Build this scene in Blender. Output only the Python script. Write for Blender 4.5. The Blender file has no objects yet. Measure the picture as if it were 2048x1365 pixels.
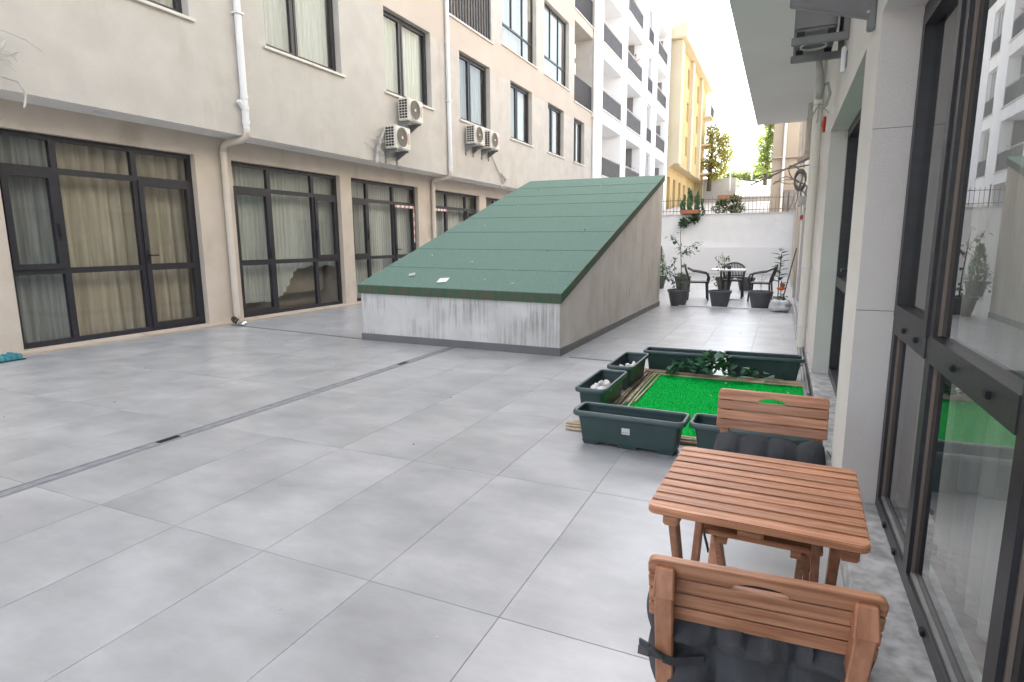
import bpy, bmesh, math, random
from mathutils import Matrix, Vector, noise
R = math.radians
PI = math.pi
random.seed(7)
scn = bpy.context.scene
COL = scn.collection

# ------------------------------------------------------------------ camera
F = 1174.75
YAW, PITCH, ROLL = R(24.538), R(9.559), R(-0.448)
fw = Vector((-math.sin(YAW)*math.cos(PITCH), math.cos(YAW)*math.cos(PITCH), -math.sin(PITCH)))
rt = Vector((math.cos(YAW), math.sin(YAW), 0)); up = rt.cross(fw)
rr = rt*math.cos(ROLL) + up*math.sin(ROLL); uu = up*math.cos(ROLL) - rt*math.sin(ROLL)
cam = bpy.data.cameras.new('camera'); co = bpy.data.objects.new('camera', cam); COL.objects.link(co)
mw = Matrix((rr, uu, -fw)).transposed().to_4x4(); mw.translation = (0, 0, 1.38)
co.matrix_world = mw
cam.sensor_width = 36; cam.lens = F/2048*36; cam.clip_start = .02; cam.clip_end = 2000
scn.camera = co

# ------------------------------------------------------------------ light
SUN = Vector((-.52, .5, .70)).normalized()
w = bpy.data.worlds.new("World"); scn.world = w; w.use_nodes = True
nt = w.node_tree; bg = nt.nodes['Background']
sky = nt.nodes.new('ShaderNodeTexSky'); sky.sky_type = 'NISHITA'; sky.sun_disc = False
sky.sun_elevation = math.asin(SUN.z); sky.sun_rotation = math.atan2(SUN.x, SUN.y)
sky.air_density = 1.0; sky.dust_density = 3.0; sky.ozone_density = 1.0
hs = nt.nodes.new('ShaderNodeHueSaturation'); hs.inputs['Saturation'].default_value = .42
nt.links.new(sky.outputs[0], hs.inputs['Color']); nt.links.new(hs.outputs[0], bg.inputs[0])
bg.inputs[1].default_value = .15
sl = bpy.data.lights.new('sun', 'SUN'); sl.energy = 3.2; sl.angle = R(.53); sl.color = (1, .93, .82)
so = bpy.data.objects.new('sun', sl); COL.objects.link(so)
so.rotation_euler = SUN.to_track_quat('Z', 'Y').to_euler(); so.location = (-20, 20, 40)
vs = scn.view_settings
vs.view_transform = 'Standard'; vs.look = 'None'; vs.gamma = 1; vs.exposure = 2.42; vs.use_curve_mapping = False

# ------------------------------------------------------------------ materials
def M(name, c1, c2=None, scale=3., rough=.75, bump=0., bscale=60., metal=0., spec=.5, stretch=(1, 1, 1),
      detail=4., coord='Object', rand=0., lo=.35, hi=.68, bstretch=None, coat=0.):
    m = bpy.data.materials.new(name); m.use_nodes = True
    n = m.node_tree.nodes; l = m.node_tree.links; b = n['Principled BSDF']
    b.inputs['Roughness'].default_value = rough; b.inputs['Metallic'].default_value = metal
    b.inputs['Specular IOR Level'].default_value = spec
    b.inputs['Coat Weight'].default_value = coat
    if c2 is None: c2 = tuple(min(1, x*1.18) for x in c1)
    tc = n.new('ShaderNodeTexCoord'); mp = n.new('ShaderNodeMapping'); mp.inputs['Scale'].default_value = stretch
    if coord == 'World':
        g = n.new('ShaderNodeNewGeometry'); src = g.outputs['Position']
    else: src = tc.outputs['Object']
    oi = n.new('ShaderNodeObjectInfo')
    if rand:
        vm = n.new('ShaderNodeVectorMath'); vm.operation = 'ADD'
        sc = n.new('ShaderNodeVectorMath'); sc.operation = 'SCALE'; sc.inputs['Scale'].default_value = 37.
        cb = n.new('ShaderNodeCombineXYZ')
        for k in range(3): l.new(oi.outputs['Random'], cb.inputs[k])
        l.new(cb.outputs[0], sc.inputs[0]); l.new(src, vm.inputs[0]); l.new(sc.outputs[0], vm.inputs[1]); src = vm.outputs[0]
    l.new(src, mp.inputs[0])
    t = n.new('ShaderNodeTexNoise'); t.inputs['Scale'].default_value = scale; t.inputs['Detail'].default_value = detail
    l.new(mp.outputs[0], t.inputs['Vector'])
    r = n.new('ShaderNodeValToRGB'); r.color_ramp.elements[0].position = lo; r.color_ramp.elements[1].position = hi
    r.color_ramp.elements[0].color = (*c1, 1); r.color_ramp.elements[1].color = (*c2, 1)
    l.new(t.outputs[0], r.inputs[0]); out = r.outputs[0]
    if rand:
        mr = n.new('ShaderNodeMapRange'); mr.inputs[3].default_value = 1-rand; mr.inputs[4].default_value = 1+rand
        l.new(oi.outputs['Random'], mr.inputs[0])
        mx = n.new('ShaderNodeVectorMath'); mx.operation = 'SCALE'
        l.new(out, mx.inputs[0]); l.new(mr.outputs[0], mx.inputs['Scale']); out = mx.outputs[0]
    l.new(out, b.inputs['Base Color'])
    if bump:
        t2 = n.new('ShaderNodeTexNoise'); t2.inputs['Scale'].default_value = bscale; t2.inputs['Detail'].default_value = 3
        if bstretch:
            m2 = n.new('ShaderNodeMapping'); m2.inputs['Scale'].default_value = bstretch
            l.new(src, m2.inputs[0]); l.new(m2.outputs[0], t2.inputs['Vector'])
        else: l.new(src, t2.inputs['Vector'])
        bp = n.new('ShaderNodeBump'); bp.inputs['Strength'].default_value = bump; bp.inputs['Distance'].default_value = .01
        l.new(t2.outputs[0], bp.inputs['Height']); l.new(bp.outputs[0], b.inputs['Normal'])
    return m

def glass(name, tint=(.86, .9, .88), ior=1.6):
    m = bpy.data.materials.new(name); m.use_nodes = True
    n = m.node_tree.nodes; l = m.node_tree.links; n.remove(n['Principled BSDF'])
    tr = n.new('ShaderNodeBsdfTransparent'); tr.inputs[0].default_value = (*tint, 1)
    gl = n.new('ShaderNodeBsdfGlossy'); gl.inputs['Roughness'].default_value = .004; gl.inputs[0].default_value = (1, 1, 1, 1)
    fr = n.new('ShaderNodeFresnel'); fr.inputs[0].default_value = ior
    gm = n.new('ShaderNodeNewGeometry'); om = n.new('ShaderNodeMath'); om.operation = 'SUBTRACT'; om.inputs[0].default_value = 1; l.new(gm.outputs['Backfacing'], om.inputs[1])
    mu = n.new('ShaderNodeMath'); mu.operation = 'MULTIPLY'; l.new(fr.outputs[0], mu.inputs[0]); l.new(om.outputs[0], mu.inputs[1])
    mx = n.new('ShaderNodeMixShader'); l.new(mu.outputs[0], mx.inputs[0]); l.new(tr.outputs[0], mx.inputs[1]); l.new(gl.outputs[0], mx.inputs[2])
    l.new(mx.outputs[0], n['Material Output'].inputs[0]); return m

def leafmat(name, c1, c2, tr=.3):
    m = M(name, c1, c2, scale=6, rough=.5, rand=.15, coord='Object')
    n = m.node_tree.nodes; l = m.node_tree.links; b = n['Principled BSDF']
    t = n.new('ShaderNodeBsdfTranslucent'); mx = n.new('ShaderNodeMixShader'); mx.inputs[0].default_value = tr
    l.new(b.inputs['Base Color'].links[0].from_socket, t.inputs[0])
    l.new(b.outputs[0], mx.inputs[1]); l.new(t.outputs[0], mx.inputs[2]); l.new(mx.outputs[0], n['Material Output'].inputs[0])
    return m

def dirty(name, clean, mid, dirt, sx, thresh, rough=.85, bump=.2, grime=True):
    """painted wall with vertical run-off streaks and stains that are in the paint"""
    m = M(name, clean, mid, scale=2.2, rough=rough, bump=bump, bscale=90)
    n = m.node_tree.nodes; l = m.node_tree.links; b = n['Principled BSDF']
    base = b.inputs['Base Color'].links[0].from_socket
    tc = n.new('ShaderNodeTexCoord')
    mp = n.new('ShaderNodeMapping'); mp.inputs['Scale'].default_value = sx
    l.new(tc.outputs['Object'], mp.inputs[0])
    t = n.new('ShaderNodeTexNoise'); t.inputs['Scale'].default_value = 1; t.inputs['Detail'].default_value = 6; t.inputs['Roughness'].default_value = .65
    l.new(mp.outputs[0], t.inputs[0])
    t2 = n.new('ShaderNodeTexNoise'); t2.inputs['Scale'].default_value = 1.6; t2.inputs['Detail'].default_value = 5
    l.new(tc.outputs['Object'], t2.inputs[0])
    mu = n.new('ShaderNodeMath'); mu.operation = 'MULTIPLY'; l.new(t.outputs[0], mu.inputs[0]); l.new(t2.outputs[0], mu.inputs[1])
    r = n.new('ShaderNodeMapRange'); r.inputs[1].default_value = thresh; r.inputs[2].default_value = thresh+.17; r.inputs[4].default_value = .8
    l.new(mu.outputs[0], r.inputs[0])
    mx = n.new('ShaderNodeMixRGB'); mx.inputs[2].default_value = (*dirt, 1)
    l.new(r.outputs[0], mx.inputs[0]); l.new(base, mx.inputs[1]); l.new(mx.outputs[0], b.inputs['Base Color'])
    return m

m_tile = M('porcelain_tile', (.20, .206, .216), (.545, .553, .567), scale=1.9, rough=.3, rand=.015, detail=6, coord='World', lo=0, hi=1, spec=.5, stretch=(1, 1.25, 1))
n_ = m_tile.node_tree.nodes; l_ = m_tile.node_tree.links
g2_ = n_.new('ShaderNodeNewGeometry'); mp_ = n_.new('ShaderNodeMapping'); mp_.inputs['Scale'].default_value = (2.2, 4.5, 1)
st_ = n_.new('ShaderNodeTexNoise'); st_.inputs['Scale'].default_value = 1.7; st_.inputs['Detail'].default_value = 9; st_.inputs['Roughness'].default_value = .66
sr_ = n_.new('ShaderNodeMapRange'); sr_.inputs[1].default_value = 0; sr_.inputs[2].default_value = 1; sr_.inputs[3].default_value = .76; sr_.inputs[4].default_value = 1.24
sv_ = n_.new('ShaderNodeVectorMath'); sv_.operation = 'SCALE'
l_.new(g2_.outputs['Position'], mp_.inputs[0]); l_.new(mp_.outputs[0], st_.inputs['Vector']); l_.new(st_.outputs[0], sr_.inputs[0])
l_.new(n_['Principled BSDF'].inputs['Base Color'].links[0].from_socket, sv_.inputs[0]); l_.new(sr_.outputs[0], sv_.inputs['Scale']); l_.new(sv_.outputs[0], n_['Principled BSDF'].inputs['Base Color'])
tr_ = n_.new('ShaderNodeTexNoise'); tr_.inputs['Scale'].default_value = 1.3; tr_.inputs['Detail'].default_value = 1
mr_ = n_.new('ShaderNodeMapRange'); mr_.inputs[1].default_value = 0; mr_.inputs[2].default_value = 1; mr_.inputs[3].default_value = .284; mr_.inputs[4].default_value = .36
l_.new(tr_.outputs[0], mr_.inputs[0]); l_.new(mr_.outputs[0], n_['Principled BSDF'].inputs['Roughness'])
g_ = n_.new('ShaderNodeNewGeometry'); l_.new(g_.outputs['Position'], tr_.inputs['Vector'])
m_grout = M('grout', (.27, .27, .275), rough=.9)
m_cream = dirty('cream_plaster', (.51, .485, .45), (.57, .54, .505), (.46, .42, .375), (2.2, 2.2, .22), .29, .9, .8)
m_beige = M('beige_plaster', (.52, .455, .395), (.565, .50, .44), scale=.7, rough=.9, bump=.8, bscale=38, detail=6)
m_lower = dirty('warm_plaster', (.55, .48, .41), (.60, .53, .46), (.40, .34, .27), (1.6, 1.6, .5), .29, .9, .7)
m_soffit = M('soffit_paint', (.84, .82, .79), (.88, .86, .83), scale=1.2, rough=.9, bump=.1)
m_seal = M('brown_seal', (.17, .14, .12), rough=.7)
m_tan = M('tan_mortar', (.36, .29, .21), (.5, .43, .35), scale=3, rough=.95, bump=.3)
m_white = M('white_render', (.82, .825, .835), (.87, .87, .88), scale=.6, rough=.88, bump=.2, bscale=50)
m_offw = M('offwhite_panel', (.6, .6, .6), (.66, .66, .65), scale=1.5, rough=.8)
m_grayp = M('grey_partition', (.2, .19, .19), (.25, .24, .24), rough=.8)
m_yellow = M('yellow_render', (.56, .39, .165), (.62, .455, .23), scale=.5, rough=.9)
m_yelpale = M('pale_yellow_render', (.58, .5, .35), (.62, .55, .4), scale=.5, rough=.9)
m_black = M('black_aluminium', (.022, .021, .028), (.03, .029, .036), rough=.38, spec=.5, scale=20)
m_grafr = M('graphite_aluminium', (.026, .026, .031), (.036, .036, .042), rough=.42, scale=20)
m_metalg = M('grey_bracket_paint', (.2, .2, .21), (.25, .25, .26), rough=.5, scale=8)
m_rail = M('dark_rail_paint', (.055, .053, .058), rough=.5)
m_railb = M('grey_rail_paint', (.10, .097, .10), (.13, .125, .13), rough=.5)
m_chrome = M('metal_rail', (.6, .6, .6), rough=.3, metal=1)
m_sill = M('marble_sill', (.6, .57, .52), (.7, .68, .63), scale=6, rough=.5)
m_plinth = M('terrazzo_plinth', (.26, .265, .275), (.56, .57, .585), scale=16, rough=.35, detail=8, bump=.06, bscale=120)
m_pillar = M('textured_plaster', (.72, .69, .665), (.78, .75, .725), scale=1.5, rough=.92, bump=.55, bscale=130, detail=6)
m_rwall = M('right_wall_plaster', (.78, .74, .67), (.83, .79, .72), scale=1., rough=.9, bump=.35, bscale=70)
m_pvc = M('white_pvc', (.7, .71, .72), (.76, .76, .77), rough=.35, scale=3)
m_pvcb = M('painted_pvc', (.6, .54, .47), (.66, .6, .53), rough=.6, scale=3)
m_acw = M('ac_white', (.66, .64, .58), (.72, .7, .64), rough=.45, scale=4)
m_acgr = M('ac_grille', (.2, .185, .165), (.25, .23, .205), rough=.6)
m_blk = M('black_plastic', (.012, .012, .014), rough=.5)
m_red = M('red_plastic', (.6, .06, .04), rough=.5)
m_pink = M('faded_red_print', (.55, .25, .22), (.62, .34, .3), rough=.6, scale=30)
m_roof = M('green_roofing_felt', (.09, .16, .135), (.165, .27, .225), scale=85, rough=.95, bump=.5, bscale=260, detail=2, coord='World')
m_rooff = M('green_felt_fascia', (.05, .115, .075), (.12, .105, .07), scale=4, rough=.95, bump=.3, bscale=240, stretch=(3, 1, 1))
m_shedw = dirty('stained_white_paint', (.58, .578, .57), (.71, .705, .695), (.24, .23, .21), (34, 34, 1.1), .24)
m_sheds = dirty('stained_grey_render', (.62, .585, .545), (.70, .665, .625), (.47, .42, .365), (24, 24, .6), .22)
m_skirt = M('grey_skirting', (.15, .15, .16), (.19, .19, .2), rough=.5)
m_endw = dirty('white_boundary_paint', (.78, .79, .805), (.84, .845, .85), (.4, .4, .38), (3, 3, 2.5), .36)
m_plant = M('green_plastic', (.033, .062, .062), (.045, .078, .076), rough=.42, bump=.12, bscale=300, scale=8)
m_plantr = M('green_plastic_lit_rim', (.06, .095, .098), (.075, .112, .115), rough=.36, scale=8)  # same plastic as the body, lightened to put the rim's highlight into the colour
m_turf = M('artificial_turf', (.0, .39, .055), (.0, .49, .075), scale=240, rough=.9, spec=.08, bump=.4, bscale=420, detail=2)
m_bamboo = M('bamboo', (.35, .25, .15), (.56, .45, .31), scale=9, rough=.55, rand=.25, stretch=(1, 1, 1))
m_wood = M('oiled_wood', (.36, .15, .075), (.62, .31, .175), scale=4.5, rough=.45, bump=.12, bscale=40, rand=.19, stretch=(1.2, 16, 16), detail=7, bstretch=(1, 18, 18))
m_woodv = M('oiled_wood_upright', (.35, .145, .075), (.53, .255, .145), scale=3.5, rough=.45, rand=.1, stretch=(16, 16, 1.2), detail=7)
m_cush = M('charcoal_fabric', (.06, .062, .068), (.08, .083, .09), rough=.95, bump=.25, bscale=500, scale=12)
m_potg = M('dark_grey_pot', (.085, .088, .093), (.105, .108, .113), rough=.55, scale=6)
m_soil = M('soil', (.05, .035, .025), (.09, .065, .045), scale=40, rough=1, bump=.5)
m_terra = M('terracotta', (.35, .13, .07), (.45, .19, .1), rough=.8)
m_orange = M('orange_plastic', (.8, .16, .02), rough=.4)
m_leaf = leafmat('green_leaf', (.06, .13, .04), (.11, .21, .07), .3)
m_leafd = leafmat('dark_leaf', (.025, .07, .025), (.05, .12, .04), .2)
m_ivy = leafmat('ivy_leaf', (.02, .085, .035), (.045, .17, .07), .1)
m_ivyp = leafmat('pale_ivy_leaf', (.1, .2, .14), (.18, .3, .22), .1)
m_leafy = leafmat('autumn_leaf', (.42, .36, .08), (.66, .48, .1), .6)
m_leafl = leafmat('light_leaf', (.3, .4, .12), (.5, .56, .2), .6)
m_bark = M('bark', (.06, .045, .035), (.11, .085, .065), scale=20, rough=.95, bump=.5)
m_cact = M('cactus_skin', (.03, .075, .03), (.055, .11, .045), scale=10, rough=.6)
m_wick = M('charcoal_wicker', (.035, .034, .036), (.05, .049, .052), rough=.55, bump=.3, bscale=120)
m_wtop = M('white_table_top', (.66, .66, .65), rough=.4)
m_bag = M('white_sack', (.55, .55, .57), (.7, .7, .71), scale=4, rough=.6, bump=.4, bscale=20)
m_stone = M('white_pebble', (.66, .65, .63), (.78, .77, .75), scale=20, rough=.5, rand=.08)
m_curtb = M('beige_curtain', (.33, .285, .215), (.45, .40, .315), scale=2, rough=.9, stretch=(1, 14, .5))
m_curtg = M('grey_green_curtain', (.21, .22, .215), (.32, .33, .32), scale=2, rough=.9, stretch=(1, 14, .5))
m_curtw = M('white_sheer_curtain', (.42, .43, .40), (.56, .57, .53), scale=2, rough=.9, stretch=(1, 20, .5))
m_curtn = M('pale_grey_sheer', (.44, .435, .42), (.52, .515, .50), scale=2, rough=.9, stretch=(1, 14, .5))
m_room = M('room_wall', (.3, .25, .2), (.36, .3, .25), rough=.9)
m_roomf = M('room_floor', (.16, .13, .11), (.22, .18, .15), rough=.5)
m_brown = M('brown_upholstery', (.30, .265, .22), (.36, .32, .27), rough=.85)
m_teal = M('turquoise_cloth', (.05, .25, .3), (.09, .36, .42), rough=.9, bump=.4)
m_card = M('white_card', (.68, .68, .67), rough=.6)
m_cardg = M('grey_slate', (.36, .38, .36), rough=.7)
m_ink = M('printed_ink', (.05, .05, .05), rough=.7)
m_foil = M('foil', (.75, .75, .77), rough=.2, metal=1)
m_cable = M('grey_cable', (.22, .21, .19), (.32, .3, .27), rough=.6, scale=10)
m_insul = M('pipe_insulation', (.42, .41, .39), (.52, .5, .48), rough=.8, scale=8, bump=.3)
m_drain = M('drain_stone', (.2, .21, .23), (.29, .3, .32), rough=.5, scale=14)
m_slot = M('drain_slot', (.06, .06, .065), rough=.8)
m_conc = M('retaining_concrete', (.42, .39, .36), (.52, .49, .45), scale=.6, rough=.9)
m_roofw = M('white_sheet_roof', (.76, .76, .75), rough=.7)
m_ground = M('ground', (.22, .19, .15), (.32, .28, .22), scale=.4, rough=1, coord='World')
m_pale = M('pale_slope', (.55, .5, .43), (.66, .61, .54), scale=.5, rough=.95, coord='World')
m_r2 = M('far_beige_render', (.36, .31, .26), (.40, .35, .295), scale=.6, rough=.9)
m_fence = M('iron_fence', (.16, .12, .09), (.2, .15, .12), rough=.6)
m_lampw = M('lamp_white', (.8, .8, .8), rough=.3)
m_brleaf = M('dry_brown_leaf', (.10, .03, .015), (.2, .07, .03), scale=30, rough=.8)
m_pinkf = M('pink_flower', (.7, .25, .25), (.8, .5, .4), scale=30)
g_door = glass('door_glass', (.965, .972, .966), 1.5)
g_near = glass('window_glass', (.94, .96, .955), 2.1)
g_up = glass('upper_glass', (.93, .965, .96), 1.7)

# ------------------------------------------------------------------ mesh helpers
class MB:
    def __init__(s): s.v = []; s.f = []; s.m = []
    def add(s, vs, fs, mi=0):
        o = len(s.v); s.v += [tuple(x) for x in vs]; s.f += [tuple(i+o for i in f) for f in fs]; s.m += [mi]*len(fs); return s
    def quad(s, a, b, c, d, mi=0): return s.add([a, b, c, d], [(0, 1, 2, 3)], mi)
    def box(s, x0, x1, y0, y1, z0, z1, mi=0, mat=None):
        vs = [Vector((x, y, z)) for z in (z0, z1) for y in (y0, y1) for x in (x0, x1)]
        if mat is not None: vs = [mat @ v for v in vs]
        return s.add(vs, [(0, 2, 3, 1), (4, 5, 7, 6), (0, 1, 5, 4), (2, 6, 7, 3), (0, 4, 6, 2), (1, 3, 7, 5)], mi)
    def bar(s, a, b, wx, wy, side=(1, 0, 0), mi=0):
        """square bar from a to b; wx across `side`, wy across the third axis"""
        a = Vector(a); b = Vector(b); d = (b-a).normalized(); sd = Vector(side); sd = (sd - d*sd.dot(d)).normalized(); t = d.cross(sd)
        vs = []
        for p in (a, b):
            for i, j in ((-1, -1), (1, -1), (1, 1), (-1, 1)): vs.append(p + sd*wx/2*i + t*wy/2*j)
        return s.add(vs, [(3, 2, 1, 0), (4, 5, 6, 7), (0, 1, 5, 4), (1, 2, 6, 5), (2, 3, 7, 6), (3, 0, 4, 7)], mi)
    def tube(s, pts, r, n=8, mi=0, cap=True):
        pts = [Vector(p) for p in pts]; rs = r if isinstance(r, (list, tuple)) else [r]*len(pts)
        o = len(s.v); prev = None
        for i, p in enumerate(pts):
            d = (pts[min(i+1, len(pts)-1)] - pts[max(i-1, 0)]).normalized()
            if prev is None:
                a = Vector((0, 0, 1)) if abs(d.z) < .9 else Vector((1, 0, 0)); u = d.cross(a).normalized()
            else: u = (prev - d*prev.dot(d)).normalized()
            prev = u; q = d.cross(u)
            for k in range(n):
                an = 2*PI*k/n; s.v.append(tuple(p + (u*math.cos(an) + q*math.sin(an))*rs[i]))
        for i in range(len(pts)-1):
            for k in range(n):
                a = o+i*n+k; b = o+i*n+(k+1) % n; s.f.append((a, b, b+n, a+n)); s.m.append(mi)
        if cap:
            s.f.append(tuple(o+k for k in reversed(range(n)))); s.m.append(mi)
            s.f.append(tuple(o+(len(pts)-1)*n+k for k in range(n))); s.m.append(mi)
        return s
    def lathe(s, prof, c, n=24, mi=0):
        o = len(s.v)
        for r, z in prof:
            for k in range(n):
                an = 2*PI*k/n; s.v.append((c[0]+r*math.cos(an), c[1]+r*math.sin(an), c[2]+z))
        for i in range(len(prof)-1):
            for k in range(n):
                a = o+i*n+k; b = o+i*n+(k+1) % n; s.f.append((a, b, b+n, a+n)); s.m.append(mi)
        return s
    def blob(s, c, r, mi=0, seed=0, amp=.25, nu=10, nv=6):
        o = len(s.v); c = Vector(c); r = Vector(r) if not isinstance(r, (int, float)) else Vector((r, r, r))
        for j in range(nv+1):
            th = PI*j/nv
            for k in range(nu):
                ph = 2*PI*k/nu; d = Vector((math.sin(th)*math.cos(ph), math.sin(th)*math.sin(ph), math.cos(th)))
                q = 1+amp*noise.noise(d*1.7+Vector((seed*3.1, seed*1.7, 0)))
                s.v.append((c.x+d.x*r.x*q, c.y+d.y*r.y*q, c.z+d.z*r.z*q))
        for j in range(nv):
            for k in range(nu):
                a = o+j*nu+k; b = o+j*nu+(k+1) % nu; s.f.append((a, a+nu, b+nu, b)); s.m.append(mi)
        return s
    def leaf(s, p, d, n, L, W, mi=0):
        p = Vector(p); d = Vector(d).normalized(); n = Vector(n); t = d.cross(n)
        if t.length < 1e-4: t = d.cross(Vector((1, .3, .2)))
        t.normalize(); n = t.cross(d)
        return s.add([p, p+d*L*.35+t*W*.5+n*W*.12, p+d*L*.7+t*W*.35, p+d*L-n*W*.2, p+d*L*.7-t*W*.35, p+d*L*.35-t*W*.5+n*W*.12, p+d*L*.5-n*W*.08],
                     [(0, 6, 1), (1, 6, 2), (2, 6, 3), (3, 6, 4), (4, 6, 5), (5, 6, 0)], mi)

def mesh(mb, name, mats, bevel=0, smooth=False, seg=2):
    me = bpy.data.meshes.new(name); me.from_pydata(mb.v, [], mb.f)
    if not isinstance(mats, (list, tuple)): mats = [mats]
    for m in mats: me.materials.append(m)
    me.polygons.foreach_set('material_index', mb.m)
    if bevel:
        bm = bmesh.new(); bm.from_mesh(me)
        bmesh.ops.remove_doubles(bm, verts=bm.verts, dist=1e-5)
        bmesh.ops.bevel(bm, geom=[e for e in bm.edges], offset=bevel, segments=seg, affect='EDGES', clamp_overlap=True)
        bm.to_mesh(me); bm.free()
    if smooth: me.polygons.foreach_set('use_smooth', [True]*len(me.polygons))
    me.update(); return me

def thing(name, label, cat, loc=(0, 0, 0), rz=0, group=None, kind=None):
    o = bpy.data.objects.new(name, None); o.empty_display_size = .1; COL.objects.link(o)
    o.location = loc; o.rotation_euler = (0, 0, rz); tag(o, label, cat, group, kind); return o
def tag(o, label=None, cat=None, group=None, kind=None):
    if label: o['label'] = label
    if cat: o['category'] = cat
    if group: o['group'] = group
    if kind: o['kind'] = kind
    return o
def rootof(o):
    while o.parent: o = o.parent
    return o
def part(name, mb, mats, parent=None, local=False, bevel=0, smooth=False, label=None, kind=None, seg=2):
    """one mesh object; vertices are world coordinates unless local"""
    me = mb if isinstance(mb, bpy.types.Mesh) else None
    if me is None:
        if parent is not None and not local:
            r = rootof(parent); inv = (Matrix.Translation(r.location) @ r.rotation_euler.to_matrix().to_4x4()).inverted()
            mb.v = [tuple(inv @ Vector(v)) for v in mb.v]
        me = mesh(mb, name, mats, bevel, smooth, seg)
    o = bpy.data.objects.new(name, me); COL.objects.link(o)
    if parent is not None: o.parent = parent
    return tag(o, label, kind=kind)
def solo(name, label, cat, mb, mats, loc=None, group=None, bevel=0, smooth=False):
    """a thing that is a single mesh, vertices in world coordinates, origin moved to loc"""
    if loc is None:
        xs, ys, zs = zip(*mb.v); loc = ((min(xs)+max(xs))/2, (min(ys)+max(ys))/2, min(zs))
    L = Vector(loc); mb.v = [tuple(Vector(v)-L) for v in mb.v]
    o = bpy.data.objects.new(name, mesh(mb, name, mats, bevel, smooth)); COL.objects.link(o); o.location = L
    return tag(o, label, cat, group)
def struct(name, mb, mats, bevel=0):
    o = part(name, mb, mats, bevel=bevel); o['kind'] = 'structure'; return o
def dup(o, parent=None):
    c = o.copy(); COL.objects.link(c)
    if parent is not None: c.parent = parent
    for ch in o.children: dup(ch, c)
    return c

def wall(X, sgn, y0, y1, z0, z1, ops, depth, mi=lambda y, z: 0, ri=None):
    """wall face in the plane x = X looking along sgn*x, with openings (ya, yb, za, zb[, depth]) and their reveals"""
    b = MB(); ys = sorted({y0, y1, *[v for o in ops for v in o[:2]]}); zs = sorted({z0, z1, *[v for o in ops for v in o[2:4]], *BREAKS})
    zs = [z for z in zs if z0 <= z <= z1]
    for i in range(len(ys)-1):
        for j in range(len(zs)-1):
            yc = (ys[i]+ys[i+1])/2; zc = (zs[j]+zs[j+1])/2
            if any(o[0] < yc < o[1] and o[2] < zc < o[3] for o in ops): continue
            q = [(X, ys[i], zs[j]), (X, ys[i+1], zs[j]), (X, ys[i+1], zs[j+1]), (X, ys[i], zs[j+1])]
            if sgn < 0: q.reverse()
            b.quad(*q, mi=mi(yc, zc))
    for o in ops:
        a, c, d, e = o[:4]; dp = o[4] if len(o) > 4 else depth; x2 = X-sgn*dp; r = mi((a+c)/2, (d+e)/2) if ri is None else ri
        for q in ([(X, a, d), (X, a, e), (x2, a, e), (x2, a, d)], [(X, c, e), (X, c, d), (x2, c, d), (x2, c, e)],
                  [(X, a, e), (X, c, e), (x2, c, e), (x2, a, e)], [(X, c, d), (X, a, d), (x2, a, d), (x2, c, d)]):
            if sgn < 0: q.reverse()
            b.quad(*q, mi=r)
    return b
BREAKS = []

# ------------------------------------------------------------------ ground and floor
b = MB(); b.quad((-400, -300, -.06), (400, -300, -.06), (400, 900, -.06), (-400, 900, -.06)); struct('ground', b, m_ground)
JX, JY, TX, TY = -.878, 1.787, .5965, 1.2185
SHED = [(-5.46, 6.76), (-2.40, 6.65), (-2.37, 12.9), (-5.42, 13.0)]
b = MB(); b.quad((-8.86, -6, -.002), (.32, -6, -.002), (.32, 26.6, -.002), (-8.86, 26.6, -.002)); floor = struct('terrace_floor', b, m_grout)
def proj(p):
    d = Vector(p)-Vector((0, 0, 1.38)); z = d.dot(fw)
    return None if z < .05 else (1024+F*d.dot(rr)/z, 682.5-F*d.dot(uu)/z)
DRX = (-3.985, -3.885)
cells = []
for i in range(-14, 3):
    for j in range(-7, 22):
        xa = JX+i*TX; xb = xa+TX; ya = JY+j*TY; yb = ya+TY
        xa = max(xa, -8.84); xb = min(xb, .31); yb = min(yb, 26.5)
        if ya < 7.9 and xa < DRX[0] < xb: xb = DRX[0]
        if ya < 7.9 and DRX[0] <= xa < DRX[1]: xa = DRX[1]
        if xb-xa < .03 or yb-ya < .05: continue
        if xa > -5.3 and xb < -2.5 and ya > 6.9 and yb < 12.8: continue
        p = [proj((x, y, 0)) for x in (xa, xb) for y in (ya, yb)]
        seen = any(q and -60 < q[0] < 2110 and q[1] < 1430 for q in p)
        cells.append((math.hypot((xa+xb)/2, (ya+yb)/2), seen, xa, xb, ya, yb))
cells.sort(key=lambda c: (not c[1], c[0]))
G2 = .0013
cache = {}
rest = MB(); cnt = 0
for d, seen, xa, xb, ya, yb in cells:
    wx, wy = round(xb-xa, 3), round(yb-ya, 3)
    if seen and cnt < 299:
        if (wx, wy) not in cache:
            q = MB().box(G2, wx-G2, G2, wy-G2, -.02, 0); cache[(wx, wy)] = mesh(q, 'tile', m_tile, bevel=.001, seg=1)
        o = part('tile', cache[(wx, wy)], None, floor); o.location = (xa, ya, random.uniform(-.0004, .0004)); cnt += 1
    else: rest.box(xa+G2, xb-G2, ya+G2, yb-G2, -.02, 0)
part('tile', rest, m_tile, floor, kind='stuff')

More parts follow.
